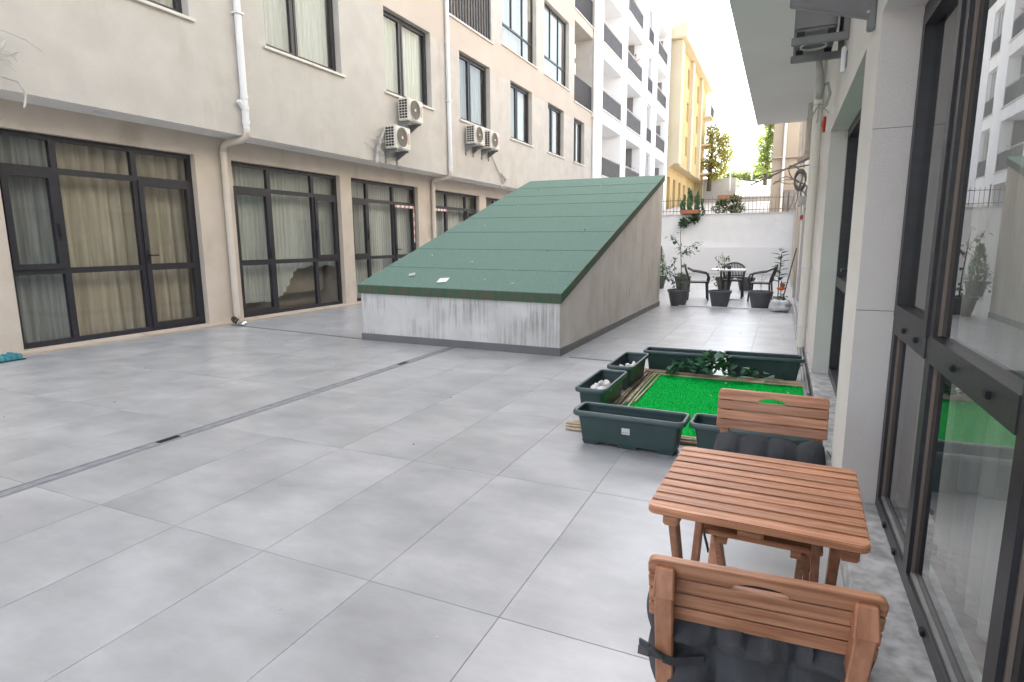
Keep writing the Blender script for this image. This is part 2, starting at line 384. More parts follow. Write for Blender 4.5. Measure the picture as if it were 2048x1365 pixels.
# drains
t = thing('drain_channel', 'long linear slot drain running across the grey tiles towards the green shed', 'drain', (-3.93, 3, 0))
b = MB(); b.box(DRX[0]+.003, DRX[1]-.003, -1, 6.62, -.02, -.001); b.box(DRX[0]+.003, DRX[0]+.02, -1, 6.62, -.001, .002); b.box(DRX[1]-.02, DRX[1]-.003, -1, 6.62, -.001, .002)
part('channel', b, m_drain, t)
for ya in (2.58, 5.48):
    gr = part('grate', MB().box(DRX[0]+.022, DRX[1]-.022, ya, ya+.16, -.001, .0035), m_blk, t)
    q = MB()
    for k in range(3): q.box(DRX[0]+.03+k*.018, DRX[0]+.036+k*.018, ya+.02, ya+.15, .0035, .006)
    part('grate_bar', q, m_grafr, gr)
b = MB(); b.bar((-8.6, 7.17, .003), (-5.47, 6.80, .003), .006, .05, (0, 0, 1)); b.bar((-8.6, 7.145, .006), (-5.47, 6.775, .006), .006, .012, (0, 0, 1))
solo('drain_channel', 'narrow grey drain strip from the left wall pipe to the shed corner', 'drain', b, m_drain)
b = MB(); b.bar((-2.26, 6.63, .003), (-1.35, 6.6, .003), .006, .05, (0, 0, 1)); b.bar((-2.26, 6.605, .006), (-1.35, 6.575, .006), .006, .012, (0, 0, 1))
solo('drain_channel', 'short grey drain strip from the shed to the planter boxes', 'drain', b, m_drain)

# ------------------------------------------------------------------ left building (cream)
A = thing('apartment_building', 'cream plastered apartment building with black glazed doors lining the terrace on the left', 'building', (-8.86, 10, 0))
XG, XU, ZS = -8.86, -8.33, 3.17
doors = [(.6, 3.35), (4.19, 6.94), (7.65, 10.45), (10.82, 13.49), (14.31, 16.99), (17.46, 20.2), (20.9, 23.6), (24.2, 26.9)]
part('ground_floor_wall', wall(XG, 1, -8, 27.35, 0, ZS, [(a, c, .04, 2.83) for a, c in doors], .19), m_lower, A)
b = MB(); b.box(XG-.02, XG+.06, -8, 27.3, 0, .028); part('threshold', b, m_lower, A, bevel=.006); part('mortar_edge', MB().box(XG+.06, XG+.155, -8, 27.3, -.01, .005), m_tan, A)
b = MB(); b.quad((XG, -8, ZS), (XG, 27.35, ZS), (XU, 27.35, ZS), (XU, -8, ZS)); part('soffit', b, m_soffit, A)
wins = [(1.2, 3.1), (4.75, 6.66), (8.12, 10.06), (11.55, 13.47), (14.93, 16.8), (18.28, 20.1), (21.65, 23.43), (24.7, 26.15)]
tall = [(8.1, 10.1), (11.4, 13.4), (17.69, 20.5), (21.26, 24.0)]
BREAKS = [6.47, 7.42, 10.6, 11.0]
ops = [(a, c, 4.74, 6.54, .18) for a, c in wins] + [(a, c, 7.46, 10.0, .18) for a, c in tall]
loggia = [(14.42, 16.93, 7.29, 10.2), (24.69, 27.3, 7.2, 10.35), (24.69, 27.3, 10.8, 13.4), (14.42, 16.93, 10.9, 13.4)]
ops += [(*o, 1.2) for o in loggia]
def paint(y, z): return 1 if (6.47 < z < 7.42 or z > 10.0 or (6.4 < z and 14 < y < 17)) else 0
part('upper_wall', wall(XU, 1, -8, 27.45, ZS, 17, ops, .18, paint, 0), [m_cream, m_beige], A)
b = MB(); b.quad((XU, 27.45, ZS), (XU-12, 27.45, ZS), (XU-12, 27.45, 17), (XU, 27.45, 17)); b.quad((XU, -8, 17), (XU, 27.45, 17), (XU-12, 27.45, 17), (XU-12, -8, 17))
b.quad((XU, -8, ZS), (XU, -8, 17), (XU-12, -8, 17), (XU-12, -8, ZS)); part('side_wall', b, m_cream, A)
for i, o in enumerate(loggia):
    part('loggia_back_wall', MB().quad((XU-1.2, o[0], o[2]), (XU-1.2, o[1], o[2]), (XU-1.2, o[1], o[3]), (XU-1.2, o[0], o[3])), m_cream, A)
# room behind the doors
b = MB(); b.quad((-12.4, -8, .02), (-12.4, 27.3, .02), (-12.4, 27.3, 3.1), (-12.4, -8, 3.1), 0); b.quad((-12.4, -8, 3.1), (-12.4, 27.3, 3.1), (-9.05, 27.3, 3.1), (-9.05, -8, 3.1), 0)
b.quad((-12.4, -8, .02), (-9.05, -8, .02), (-9.05, 27.3, .02), (-12.4, 27.3, .02), 1)
for y in (3.8, 7.3, 10.6, 13.9, 17.2, 20.5, 23.9): b.box(-12.4, -9.1, y-.08, y+.08, .02, 3.1, 0)
part('room', b, [m_room, m_roomf], A)
b = MB(); b.box(-11.5, XU-.2, 4, 27.3, 3.35, 3.4); b.quad((XU-1.6, 0, 3.4), (XU-1.6, 27.3, 3.4), (XU-1.6, 27.3, 10.2), (XU-1.6, 0, 10.2)); part('upper_room', b, m_room, A)

def frame_rect(b, X, t, y0, y1, z0, z1, w):
    """rectangular frame in plane x, thickness t (x-t/2..x+t/2)"""
    a, c = X-t/2, X+t/2
    b.box(a, c, y0, y0+w, z0, z1); b.box(a, c, y1-w, y1, z0, z1); b.box(a, c, y0+w, y1-w, z0, z0+w); b.box(a, c, y0+w, y1-w, z1-w, z1)
def handle(b, X, y, z, dy, s=1):
    b.box(X, X+s*.012, y-.016, y+.016, z-.12, z+.09); b.box(X+s*.012, X+s*.055, y-.01, y+.01, z-.01, z+.01); b.box(X+s*.04, X+s*.058, min(y, y+dy), max(y, y+dy), z-.011, z+.011)
XF = -9.0
# (left column, right column) kinds: 'd' door leaf, 's' sash, 'f' fixed ; mullion positions in the frame plane
spec = [(0, [1.35, 2.4], 'sfd'), (1, [4.89, 5.977], 'sfd'), (2, [8.556, 9.713], 'dfs'), (3, [11.5, 12.515], 'sfd'), (4, [15.14, 16.28], 'dfs'),
        (5, [18.25, 19.3], 'sfd'), (6, [21.7, 22.8], 'dfs'), (7, [25, 26], 'sfd')]
for di, mul, kinds in spec:
    y0, y1 = doors[di]; y0 += .0; z0, z1 = .04, 2.83
    b = MB(); frame_rect(b, XF, .07, y0, y1, z0, z1, .07)
    for m in mul: b.box(XF-.035, XF+.035, m-.04, m+.04, z0+.07, z1-.07)
    cols = [y0+.07] + mul + [y1-.07]
    cb = [(cols[0], mul[0]-.04), (mul[0]+.04, mul[1]-.04), (mul[1]+.04, cols[3])]
    for k, (a, c) in enumerate(cb):
        b.box(XF-.035, XF+.035, a, c, 2.33, 2.41); b.box(XF-.033, XF+.033, a, c, 1.0, 1.08)
    fr = part('glazed_door', b, m_black, A)
    for k, (a, c) in enumerate(cb):
        part('pane', MB().box(XF-.003, XF+.003, a, c, 2.41, z1-.07), g_door, fr)
        if kinds[k] == 'f':
            part('pane', MB().box(XF-.003, XF+.003, a, c, 1.08, 2.33), g_door, fr); part('pane', MB().box(XF-.003, XF+.003, a, c, z0+.07, 1.0), g_door, fr)
        elif kinds[k] == 's':
            q = MB(); frame_rect(q, XF+.02, .075, a-.012, c+.012, 1.068, 2.342, .075); part('sash', q, m_black, fr)
            part('pane', MB().box(XF-.003, XF+.003, a+.055, c-.055, 1.13, 2.275), g_door, fr); part('pane', MB().box(XF-.003, XF+.003, a, c, z0+.07, 1.0), g_door, fr)
            q = MB(); q.box(XF+.058, XF+.07, (c if k == 0 else a)-.02, (c if k == 0 else a)+.005, 1.45, 1.58); q.box(XF+.07, XF+.085, (c if k == 0 else a)-.02, (c if k == 0 else a), 1.5, 1.68); part('window_handle', q, m_blk, fr)
        else:
            q = MB(); frame_rect(q, XF+.02, .075, a-.012, c+.012, z0+.055, 2.342, .075); q.box(XF-.02, XF+.05, a+.06, c-.06, .99, 1.09); part('door_leaf', q, m_black, fr)
            part('pane', MB().box(XF-.003, XF+.003, a+.055, c-.055, 1.09, 2.275), g_door, fr); part('pane', MB().box(XF-.003, XF+.003, a+.055, c-.055, z0+.12, .99), g_door, fr)
            q = MB(); yh = a+.03 if k == 2 else c-.03; handle(q, XF+.058, yh, 1.22, .13 if k == 2 else -.13); part('door_handle', q, m_blk, fr)
    if di in (3, 4):
        a, c = cb[2] if kinds[2] == 'd' else cb[0]
        q = MB(); n = 9
        for k in range(n): q.box(XF+.0575, XF+.0605, a+(c-a)*k/n, a+(c-a)*(k+1)/n, 2.27, 2.33, k % 2)
        if di == 3:
            for k in range(8): q.box(XF+.0575, XF+.0605, c-.05, c-.005, 2.27-(k+1)*.11, 2.27-k*.11, k % 2)
        part('protective_tape', q, [m_pink, m_card], fr)
    q = MB()
    for k in range(5): yy = y0+.3+k*(y1-y0-.6)/4; q.box(XF+.035, XF+.04, yy-.025, yy+.025, z0+.03, z0+.042)
    part('drain_cap', q, m_blk, fr)

def curtain(name, label, X, y0, y1, z0, z1, mat, pitch=.11, amp=.035, hem=None, seed=0):
    b = MB(); n = int((y1-y0)/pitch*8); rows = 7
    for j in range(rows+1):
        for i in range(n+1):
            y = y0+(y1-y0)*i/n; zb = z0 if hem is None else hem(y)
            z = zb+(z1-zb)*j/rows
            k = .75+.5*noise.noise(Vector((y*3, seed, 0)))
            x = X+amp*k*math.sin(2*PI*y/pitch+1.5*noise.noise(Vector((y*1.4, seed+5, z*.25)))) + .012*noise.noise(Vector((y*9, z*1.2, seed)))
            b.v.append((x, y, z))
    for j in range(rows):
        for i in range(n):
            a = j*(n+1)+i; b.f.append((a, a+1, a+n+2, a+n+1)); b.m.append(0)
    return solo(name, label, 'curtain', b, mat, smooth=True)
def hem2(y):
    if y < 8.5: return .27
    f = min(1, max(0, (y-8.75)/.75)); f = f*f*(3-2*f)
    return .27+.62*f+.025*math.sin(y*13)
curtain('curtain', 'grey green pleated curtain in the left column of the nearest glazed door', -9.2, 4.1, 4.98, .07, 2.8, m_curtg, .15, seed=1)
curtain('curtain', 'heavy beige pleated curtain in the middle and right of the nearest glazed door', -9.22, 4.98, 7.05, .07, 2.8, m_curtb, .2, .05, seed=2)
curtain('curtain', 'pale sheer curtain with gathered hem in the second glazed door', -9.2, 7.6, 10.55, .07, 2.8, m_curtw, .1, .03, hem2, 3)
curtain('curtain', 'white sheer curtain in the third glazed door left of the shed roof', -9.2, 10.8, 13.6, .07, 2.8, m_curtw, .09, .025, seed=4)
curtain('curtain', 'light sheer curtain in the fourth glazed door partly hidden by the shed', -9.2, 14.2, 17.1, .07, 2.8, m_curtw, .09, .025, seed=5)
curtain('curtain', 'pale sheer curtain in the last visible glazed door above the shed roof', -9.2, 17.4, 20.3, .07, 2.8, m_curtw, .09, .025, seed=6)
curtain('curtain', 'beige curtain in the glazed door beyond the left edge of the frame', -9.2, .5, 3.4, .07, 2.8, m_curtb, .18, .045, seed=7)
t = thing('sofa', 'brown sofa seen through the second glazed door under the raised curtain', 'sofa', (-9.9, 9.3, .02))
part('seat', MB().box(-10.2, -9.65, 7.8, 10.45, .02, .42), m_brown, t, bevel=.05); part('backrest', MB().box(-9.62, -9.45, 7.8, 10.45, .3, 1.15), m_brown, t, bevel=.05)

# upper windows
XW = XU-.17
def upper_window(parent, y0, y1, z0, z1, X, kind, name='window', fm=None, sill=True, gl=None, cur=True):
    b = MB(); fm = fm or m_grafr
    frame_rect(b, X, .06, y0, y1, z0, z1, .06)
    fr = None
    if kind == 2:
        ym = y0+(y1-y0)*.42; b.box(X-.03, X+.03, ym-.035, ym+.035, z0+.06, z1-.06)
        panes = [(y0+.06, ym-.035, z0+.06, z1-.06), (ym+.035, y1-.06, z0+.06, z1-.06)]
        fr = part(name, b, fm, parent)
        for k, p in enumerate(panes):
            q = MB(); frame_rect(q, X+.012, .06, p[0]-.008, p[1]+.008, p[2]-.008, p[3]+.008, .05); part('sash', q, fm, fr)
            panes[k] = (p[0]+.04, p[1]-.04, p[2]+.04, p[3]-.04)
    elif kind == 3:
        zt = z0+.72; b.box(X-.03, X+.03, y0+.06, y1-.06, zt-.03, zt+.03)
        ya, yb = y0+(y1-y0)*.36, y0+(y1-y0)*.68
        for ym in (ya, yb): b.box(X-.03, X+.03, ym-.03, ym+.03, zt+.03, z1-.06)
        b.box(X-.03, X+.03, yb-.03, yb+.03, z0+.06, zt-.03)
        fr = part(name, b, fm, parent)
        panes = [(y0+.06, ya-.03, zt+.03, z1-.06), (ya+.03, yb-.03, zt+.03, z1-.06), (yb+.03, y1-.06, zt+.03, z1-.06), (y0+.06, yb-.03, z0+.06, zt-.03), (yb+.03, y1-.06, z0+.06, zt-.03)]
    else:
        fr = part(name, b, fm, parent); panes = [(y0+.06, y1-.06, z0+.06, z1-.06)]
    for p in panes: part('pane', MB().box(X-.003, X+.003, *p), gl or g_up, fr)
    if sill: part('sill', MB().box(X+.03, XU+.05, y0-.07, y1+.07, z0-.045, z0+.0), m_sill, fr, bevel=.004)
    return fr
lab = ['beyond the left edge of the frame', 'cut off at the top left corner', 'over the first downpipe', 'above the stacked air conditioners', 'above the paired air conditioners',
       'with one sash tilted, right of the paired air conditioners', 'with dark panes, second from the right downpipe', 'narrowest, beside the right downpipe']
curt_m = [m_curtw, m_curtg, m_curtn, m_curtw, m_curtg, m_curtw, m_brown, m_curtw]
for i, (a, c) in enumerate(wins):
    upper_window(A, a+.001, c-.001, 4.741, 6.539, XW, 2)
    if i: curtain('curtain', 'curtain in the first floor window ' + lab[i], XW-.14, a, c, 4.72, 6.56, curt_m[i], .12, .025, seed=10+i)
for i, (a, c) in enumerate(tall):
    upper_window(A, a+.001, c-.001, 7.461, 9.999, XW, 3)
    if i > 1: curtain('curtain', 'white curtain in the tall second floor window ' + ('near the slatted balcony' if i == 2 else 'next to the loggia with air conditioners'), XW-.14, a, c, 7.4, 10.02, m_curtw, .12, .025, seed=30+i)
for i, (a, c) in enumerate([(8.1, 10.1), (17.69, 20.5), (21.26, 24.0)]): pass
def railing(name, parent, X, y0, y1, z0, z1, step=.11, r=.014, mat=None, hand=None):
    b = MB(); n = max(3, int((y1-y0)/step)); mat = mat or m_rail
    for k in range(n+1): y = y0+(y1-y0)*k/n; b.box(X-r, X+r, y-r, y+r, z0, z1)
    b.box(X-.02, X+.02, y0, y1, z1, z1+.035); b.box(X-.02, X+.02, y0, y1, z0-.0, z0+.03)
    o = part(name, b, mat, parent)
    if hand:
        q = MB().tube([(X+.03, y0, z1+hand), (X+.03, y1, z1+hand)], .022, 8)
        n = 6
        for k in range(n+1): y = y0+.05+(y1-y0-.1)*k/n; q.tube([(X+.03, y, z1+.03), (X+.03, y, z1+hand)], .012, 6)
        part('handrail', q, m_sill, o)
    return o
for (a, c, z0, z1) in loggia:
    full = a < 20
    railing('balcony_railing', A, XU-.06, a+.03, c-.03, z0+.03, z0+(1.05 if not full else 2.6), .16 if full else .13, .018 if full else .014)
    part('sill', MB().box(XU-.2, XU+.05, a-.07, c+.07, z0-.05, z0), m_sill, A, bevel=.004)
# soffit downlights
for y in (5.35, 8.9, 12.25, 15.6, 18.6, 21.9):
    part('downlight', MB().lathe([(.0, -.012), (.085, -.012), (.1, -.006), (.1, .0)], (-8.56, y, ZS), 20), m_pvc, A, smooth=True)
# downpipes
def downpipe(label, y, top, coupl):
    t = thing('downpipe', label, 'downpipe', (XG+.06, y-.05, 0), group='downpipes of the cream building')
    part('upper_pipe', MB().tube([(XU+.07, y, top), (XU+.07, y, 3.27)], .055, 14), m_pvc, t, smooth=False)
    for z in coupl: part('coupling', MB().tube([(XU+.07, y, z-.035), (XU+.07, y, z+.035)], .064, 14), m_pvc, t)
    part('elbow', MB().tube([(XU+.07, y, 3.3), (XU+.065, y, 3.2), (XU+.03, y-.005, 3.13), (XU-.05, y-.015, 3.1), (XG+.17, y-.045, 3.07), (XG+.1, y-.05, 3.04), (XG+.065, y-.05, 2.95)], .055, 14), m_pvcb, t, smooth=True)
    part('lower_pipe', MB().tube([(XG+.065, y-.05, 2.97), (XG+.065, y-.05, .1)], .055, 14), m_pvcb, t)
    for z in (2.9, 2.62, .25, 1.25): part('coupling', MB().tube([(XG+.065, y-.05, z-.02), (XG+.065, y-.05, z+.02)], .061, 14), m_pvcb, t)
    part('pipe_bracket', MB().box(XU, XU+.14, y-.07, y+.07, 5.05, 5.08), m_pvc, t)
    return t
p = downpipe('white downpipe between the first and second glazed doors', 7.5, 17, (3.78, 3.6, 3.38))
part('branch', MB().tube([(XU+.07, y_, z_) for y_, z_ in ((7.5, 3.55), (7.42, 3.66), (7.38, 3.7))], .04, 12), m_pvc, p)
downpipe('white downpipe left of the paired air conditioners', 14.2, 17, (6.5, 5.7, 3.4))
t = thing('downpipe', 'white downpipe at the far corner of the cream building beside the balconies', 'downpipe', (XU+.07, 27.3, 3.2), group='downpipes of the cream building')
part('upper_pipe', MB().tube([(XU+.07, 27.3, 16.9), (XU+.07, 27.3, 3.2)], .055, 12), m_pvc, t); part('hopper', MB().box(XU+.001, XU+.15, 27.2, 27.4, 7.0, 7.2), m_pvc, t)
b = MB().tube([(-8.68, 7.28, .09), (-8.62, 7.25, .07), (-8.5, 7.2, .055)], .05, 14, cap=False)
t = thing('drain_pipe', 'short foil wrapped pipe end lying at the foot of the first downpipe', 'pipe', (-8.6, 7.2, 0))
part('pipe', b, m_blk, t, smooth=True); q = MB(); q.blob((-8.36, 7.17, .045), (.11, .06, .045), 0, 3, .5); part('foil', q, m_foil, t, smooth=True)

# air conditioners
def make_ac(label, X, y0, z0, W=.62, H=.5, D=.28, brackets=True, group='outdoor air conditioning units on the cream facade', red=True, sx=1):
    t = thing('air_conditioner', label, 'air conditioner', (X, y0+W/2, z0), group=group)
    f = X+.36; k = f-D
    part('casing', MB().box(k, f, y0, y0+W, z0, z0+H), m_acw, t, bevel=.018)
    b = MB()
    for i in range(3):
        for j in range(7): b.box(k+.035+i*.075, k+.095+i*.075, y0-.004, y0+.002, z0+.05+j*.06, z0+.095+j*.06)
    part('side_grille', b, m_blk, t)
    c = (f, y0+W*.42, z0+H*.5); r = .21
    b = MB(); o = 28
    ring = []
    for k2 in range(o):
        an = 2*PI*k2/o; ring.append((f+.012, c[1]+r*1.06*math.cos(an), c[2]+r*1.06*math.sin(an)))
    ring.append(ring[0]); b.tube(ring, .012, 6, cap=False); part('fan_ring', b, m_acw, t, smooth=True)
    b = MB(); n = 24
    vs = [(f+.003, c[1], c[2])]+[(f+.003, c[1]+r*math.cos(2*PI*i/n), c[2]+r*math.sin(2*PI*i/n)) for i in range(n)]
    b.add(vs, [(0, 1+i, 1+(i+1) % n) for i in range(n)], 0)
    for rad in (.06, .1, .14, .175):
        rg = [(f+.012, c[1]+rad*math.cos(2*PI*i/18), c[2]+rad*math.sin(2*PI*i/18)) for i in range(19)]; b.tube(rg, .004, 4, 0, cap=False)
    for i in range(12):
        an = 2*PI*i/12; b.bar((f+.012, c[1]+.03*math.cos(an), c[2]+.03*math.sin(an)), (f+.012, c[1]+r*math.cos(an), c[2]+r*math.sin(an)), .005, .005, (1, 0, 0), 0)
    part('fan_guard', b, m_acgr, t); part('fan_hub', MB().tube([(f+.01, c[1], c[2]), (f+.024, c[1], c[2])], .032, 14), m_acw, t)
    if red: part('side_print', MB().box(f+.0005, f+.002, y0+W-.105, y0+W-.055, z0+.14, z0+.38), m_pink, t)
    if brackets:
        for yy in (y0+.08, y0+W-.1):
            q = MB(); q.box(X+.001, f-.02, yy, yy+.035, z0-.045, z0-.005); q.box(X+.001, X+.03, yy, yy+.035, z0-.3, z0-.045)
            q.add([(X+.03, yy+.004, z0-.045), (f-.08, yy+.004, z0-.045), (X+.03, yy+.004, z0-.2), (X+.03, yy+.03, z0-.045), (f-.08, yy+.03, z0-.045), (X+.03, yy+.03, z0-.2)], [(0, 1, 2), (5, 4, 3), (1, 4, 5, 2), (0, 3, 4, 1)])
            part('bracket', q, m_metalg, t)
        part('rubber_foot', MB().box(f-.1, f-.04, y0+.08, y0+.14, z0-.012, z0+.004), m_blk, t)
    return t
make_ac('air conditioner under the window, upper of the two stacked units', XU, 11.86, 4.16)
make_ac('air conditioner lower of the two stacked units above a tangle of cut wires', XU, 11.3, 3.47)
make_ac('air conditioner left one of the pair hung side by side under a window', XU, 15.08, 4.11)
make_ac('air conditioner right one of the pair hung side by side, with hose below', XU, 16.06, 4.11)
make_ac('air conditioner upper one inside the second floor loggia', XU-.62, 24.85, 9.12, .8, .58, brackets=True, red=False)
make_ac('air conditioner lower one just above the railing of the second floor loggia', XU-.62, 24.85, 8.36, .8, .58, brackets=True, red=False)
def wires(label, c, name='cable_bundle', n=7, L=.35, mat=None, seed=0, axis=(1, 0, 0), r=.007):
    rnd = random.Random(seed); b = MB(); c = Vector(c); ax = Vector(axis)
    for k in range(n):
        p = c.copy(); d = (ax*rnd.uniform(.2, 1)+Vector((rnd.uniform(-.6, .6), rnd.uniform(-1, 1), rnd.uniform(-1, 1)))).normalized(); pts = [p.copy()]
        for s in range(6):
            p = p+d*L/6; d = (d+Vector((rnd.uniform(-.5, .5), rnd.uniform(-.5, .5), rnd.uniform(-.7, .4)))).normalized(); pts.append(p.copy())
        b.tube(pts, r*rnd.uniform(.6, 1.4), 5)
    return b
b = wires('', (XU+.03, 11.0, 3.42), n=9, L=.5, seed=3); b.tube([(XU+.05, 11.45, 3.9), (XU+.1, 11.25, 3.82), (XU+.11, 11.1, 3.6), (XU+.07, 11.02, 3.35), (XU+.05, 11.0, 3.12)], .03, 8)
b.tube([(XU+.05, 11.35, 3.7), (XU+.09, 11.15, 3.62), (XU+.06, 10.9, 3.62)], .012, 6)
solo('cable_bundle', 'tangle of cut white pipes and wires left of the stacked air conditioners', 'cables', b, m_insul)
b = MB().tube([(XU+.08, 16.55, 4.1), (XU+.05, 16.9, 3.85), (XU+.04, 17.25, 3.55), (XU+.05, 17.45, 3.46)], .018, 7)
b.tube([(XU+.05, 17.4, 3.5), (XU+.08, 17.6, 3.4), (XU+.09, 17.65, 3.3), (XU+.06, 17.55, 3.18), (XU+.03, 17.4, 3.12)], [.03, .04, .05, .05, .045], 8)
w2 = wires('', (XU+.05, 17.5, 3.42), n=5, L=.25, seed=8); b.add(w2.v, w2.f)
solo('drain_hose', 'grey insulated hose hanging below the paired air conditioners', 'hose', b, m_insul)
b = MB(); b.tube([(XU+.02, 3.9, 3.25), (XU+.1, 3.95, 3.4), (XU+.1, 4.02, 3.6), (XU+.08, 4.0, 3.8)], [.03, .035, .03, .012], 8)
b.tube([(XU+.08, 4.02, 3.5), (XU+.12, 4.1, 3.6), (XU+.12, 4.14, 3.68)], .018, 6)
b.tube([(XU+.08, 4.0, 3.78), (XU+.1, 4.15, 3.8), (XU+.13, 4.35, 3.75), (XU+.15, 4.5, 3.66)], .008, 5); b.tube([(XU+.05, 4.08, 3.3), (XU+.1, 4.22, 3.27), (XU+.12, 4.28, 3.15), (XU+.12, 4.24, 2.98)], .014, 6)
w2 = wires('', (XU+.06, 4.0, 3.5), n=9, L=.3, seed=5, r=.006); b.add(w2.v, w2.f)
solo('cable_bundle', 'cut grey pipes and loose wires on the wall at the left edge', 'cables', b, m_insul)

# ------------------------------------------------------------------ white balcony building
B = thing('apartment_building', 'white apartment building with rows of recessed balconies and dark railings', 'building', (XU, 37, 0))
rows = [(4.58, 7.0), (7.66, 9.98), (10.68, 12.95), (13.6, 15.75)]
BREAKS = []
ops = []; bal = []
for z0, z1 in rows:
    for (a, c, dp) in ((28.9, 32.55, 1.5), (33.68, 37.38, 1.5), (41.95, 45.45, 1.5)):
        ops.append((a, c, z0, z1, dp)); bal.append((a, c, z0, z1))
    ops.append((38.95, 40.5, z0, z1, .2))
for a, c in ((28.9, 32.55), (33.68, 37.38), (41.95, 45.45)): ops.append((a, c, 1.5, 4.0, 1.5)); bal.append((a, c, 1.5, 4.0))
part('facade', wall(XU+.02, 1, 27.46, 46.5, 0, 16.6, ops, .2), m_white, B)
b = MB(); b.quad((XU+.02, 46.5, 0), (XU-10, 46.5, 0), (XU-10, 46.5, 16.6), (XU+.02, 46.5, 16.6)); b.quad((XU+.02, 27.46, 16.6), (XU+.02, 46.5, 16.6), (XU-10, 46.5, 16.6), (XU-10, 27.46, 16.6))
b.quad((XU+.02, 27.46, 0), (XU+.02, 27.46, 16.6), (XU-10, 27.46, 16.6), (XU-10, 27.46, 0)); part('side_wall', b, m_white, B); part('room', MB().quad((XU-1.75, 27.5, 0), (XU-1.75, 46.4, 0), (XU-1.75, 46.4, 16.5), (XU-1.75, 27.5, 16.5)), m_room, B)
for i, (a, c, z0, z1) in enumerate(bal):
    X = XU-1.48
    part('balcony_back_wall', MB().quad((X+.002, a, z0), (X+.002, c, z0), (X+.002, c, z1), (X+.002, a, z1)), m_white, B)
    if a > 30: part('partition', MB().box(X+.05, XU-.5 if a < 40 else XU-.35, c-.09, c-.02, z0+.01, z1-.01 if a < 40 else z1-.3), m_grayp, B)
    fr = MB(); frame_rect(fr, X+.06, .07, a+.9, a+1.9, z0+.02, z1-.2, .09); fr.box(X+.03, X+.09, a+1.37, a+1.43, z0+.1, z1-.29); fr = part('balcony_door', fr, m_pvc, B)
    part('pane', MB().box(X+.05, X+.056, a+.99, a+1.81, z0+.11, z1-.29), g_up, fr)
    part('balcony_sill', MB().box(XU-.1, XU+.09, a-.08, c+.08, z0-.06, z0), m_sill, B, bevel=.004)
    railing('balcony_railing', B, XU-.03, a+.02, c-.02, z0+.02, z0+.86, .085, .015, m_railb, .09)
for z0, z1 in rows:
    upper_window(B, 38.96, 40.49, z0+.001, z1-.001, XU-.15, 3, fm=m_pvc, sill=False)
    railing('window_railing', B, XU+.0, 38.98, 40.47, z0+.02, z0+.8, .075, .015)
    part('sill', MB().box(XU-.12, XU+.07, 38.88, 40.57, z0-.05, z0), m_sill, B)
def flowerpot(label, y, z, seed, boxy):
    t = thing('flower_pot', label, 'flower pot', (XU-.3, y, z), group='flower pots on the white building balconies')
    part('pot', MB().box(XU-.5, XU-.1, y-.4, y+.4, z, z+(.75 if boxy else .9)), m_card if boxy else m_terra, t, bevel=.02)
    b = MB(); rnd = random.Random(seed)
    for k in range(40): b.leaf((XU-.3+rnd.gauss(0, .12), y+rnd.gauss(0, .3), z+(.8 if boxy else .95)+rnd.random()*.35), (rnd.gauss(0, 1), rnd.gauss(0, 1), rnd.gauss(.4, 1)), (0, 0, 1), .18, .12, rnd.randrange(2))
    part('flowers', b, [m_pinkf, m_leaf], t)
flowerpot('pink flowers in a pot on the upper balcony of the second balcony column', 36.2, 10.7, 1, False)
flowerpot('orange flowers in a white box on the lowest balcony of the second column', 35.9, 4.6, 2, True)

# ------------------------------------------------------------------ yellow building far down the alley
C = thing('apartment_building', 'yellow apartment building with overhanging upper floors far down the alley', 'building', (-7.8, 55, 0))
ops = []
for z0 in (8.3, 11.0, 13.6):
    for y in (48.6, 51.6, 54.2, 57.4, 60.0): ops.append((y, y+1.05, z0, z0+1.5))
part('facade', wall(-7.8, 1, 47, 64.4, 7.2, 15.9, ops, .25), m_yellow, C)
b = MB(); b.quad((-18, 47, 0), (-7.8, 47, 7.2), (-7.8, 47, 15.9), (-18, 47, 15.9)); b.box(-18, -7.8, 64.3, 64.4, 0, 15.9); b.box(-18, -7.85, 47.01, 64.39, 7.2, 7.6); part('side_wall', b, m_yelpale, C)
for y0, y1 in ((47.0, 48.2), (52.9, 53.9), (58.7, 59.5)): part('pilaster', MB().box(-7.8, -7.55, y0, y1, 7.15, 15.88), m_yelpale, C)
part('parapet', MB().box(-18, -7.25, 46.6, 65, 15.92, 17.0), m_yelpale, C)
lops = [(y, y+1.2, 3.0, 6.4) for y in (48.5, 51.2, 54, 56.6, 59.5, 62)]
part('lower_facade', wall(-8.6, 1, 47, 64.4, 0, 7.2, lops, .3), m_yellow, C)
b = MB(); b.quad((-8.4, 47.1, 7.4), (-8.4, 64.2, 7.4), (-8.4, 64.2, 15.9), (-8.4, 47.1, 15.9)); b.quad((-9.3, 47.1, 0), (-9.3, 64.2, 0), (-9.3, 64.2, 7.2), (-9.3, 47.1, 7.2)); part('room', b, m_room, C)
for o in ops: upper_window(C, o[0], o[1], o[2], o[3], -8.02, 1, fm=m_pvc, sill=False)
for o in lops: upper_window(C, o[0], o[1], o[2], o[3], -8.85, 1, fm=m_terra, sill=False)
for z in (7.9, 10.6, 13.2):
    part('balcony_slab', MB().box(-7.8, -7.0, 61.6, 64.3, z-.15, z), m_yelpale, C); railing('balcony_railing', C, -7.05, 61.65, 64.25, z, z+.95, .16, .02)
part('drainpipe', MB().tube([(-7.72, 47.4, 15.8), (-7.72, 47.4, 7.3)], .07, 8), m_pvc, C)

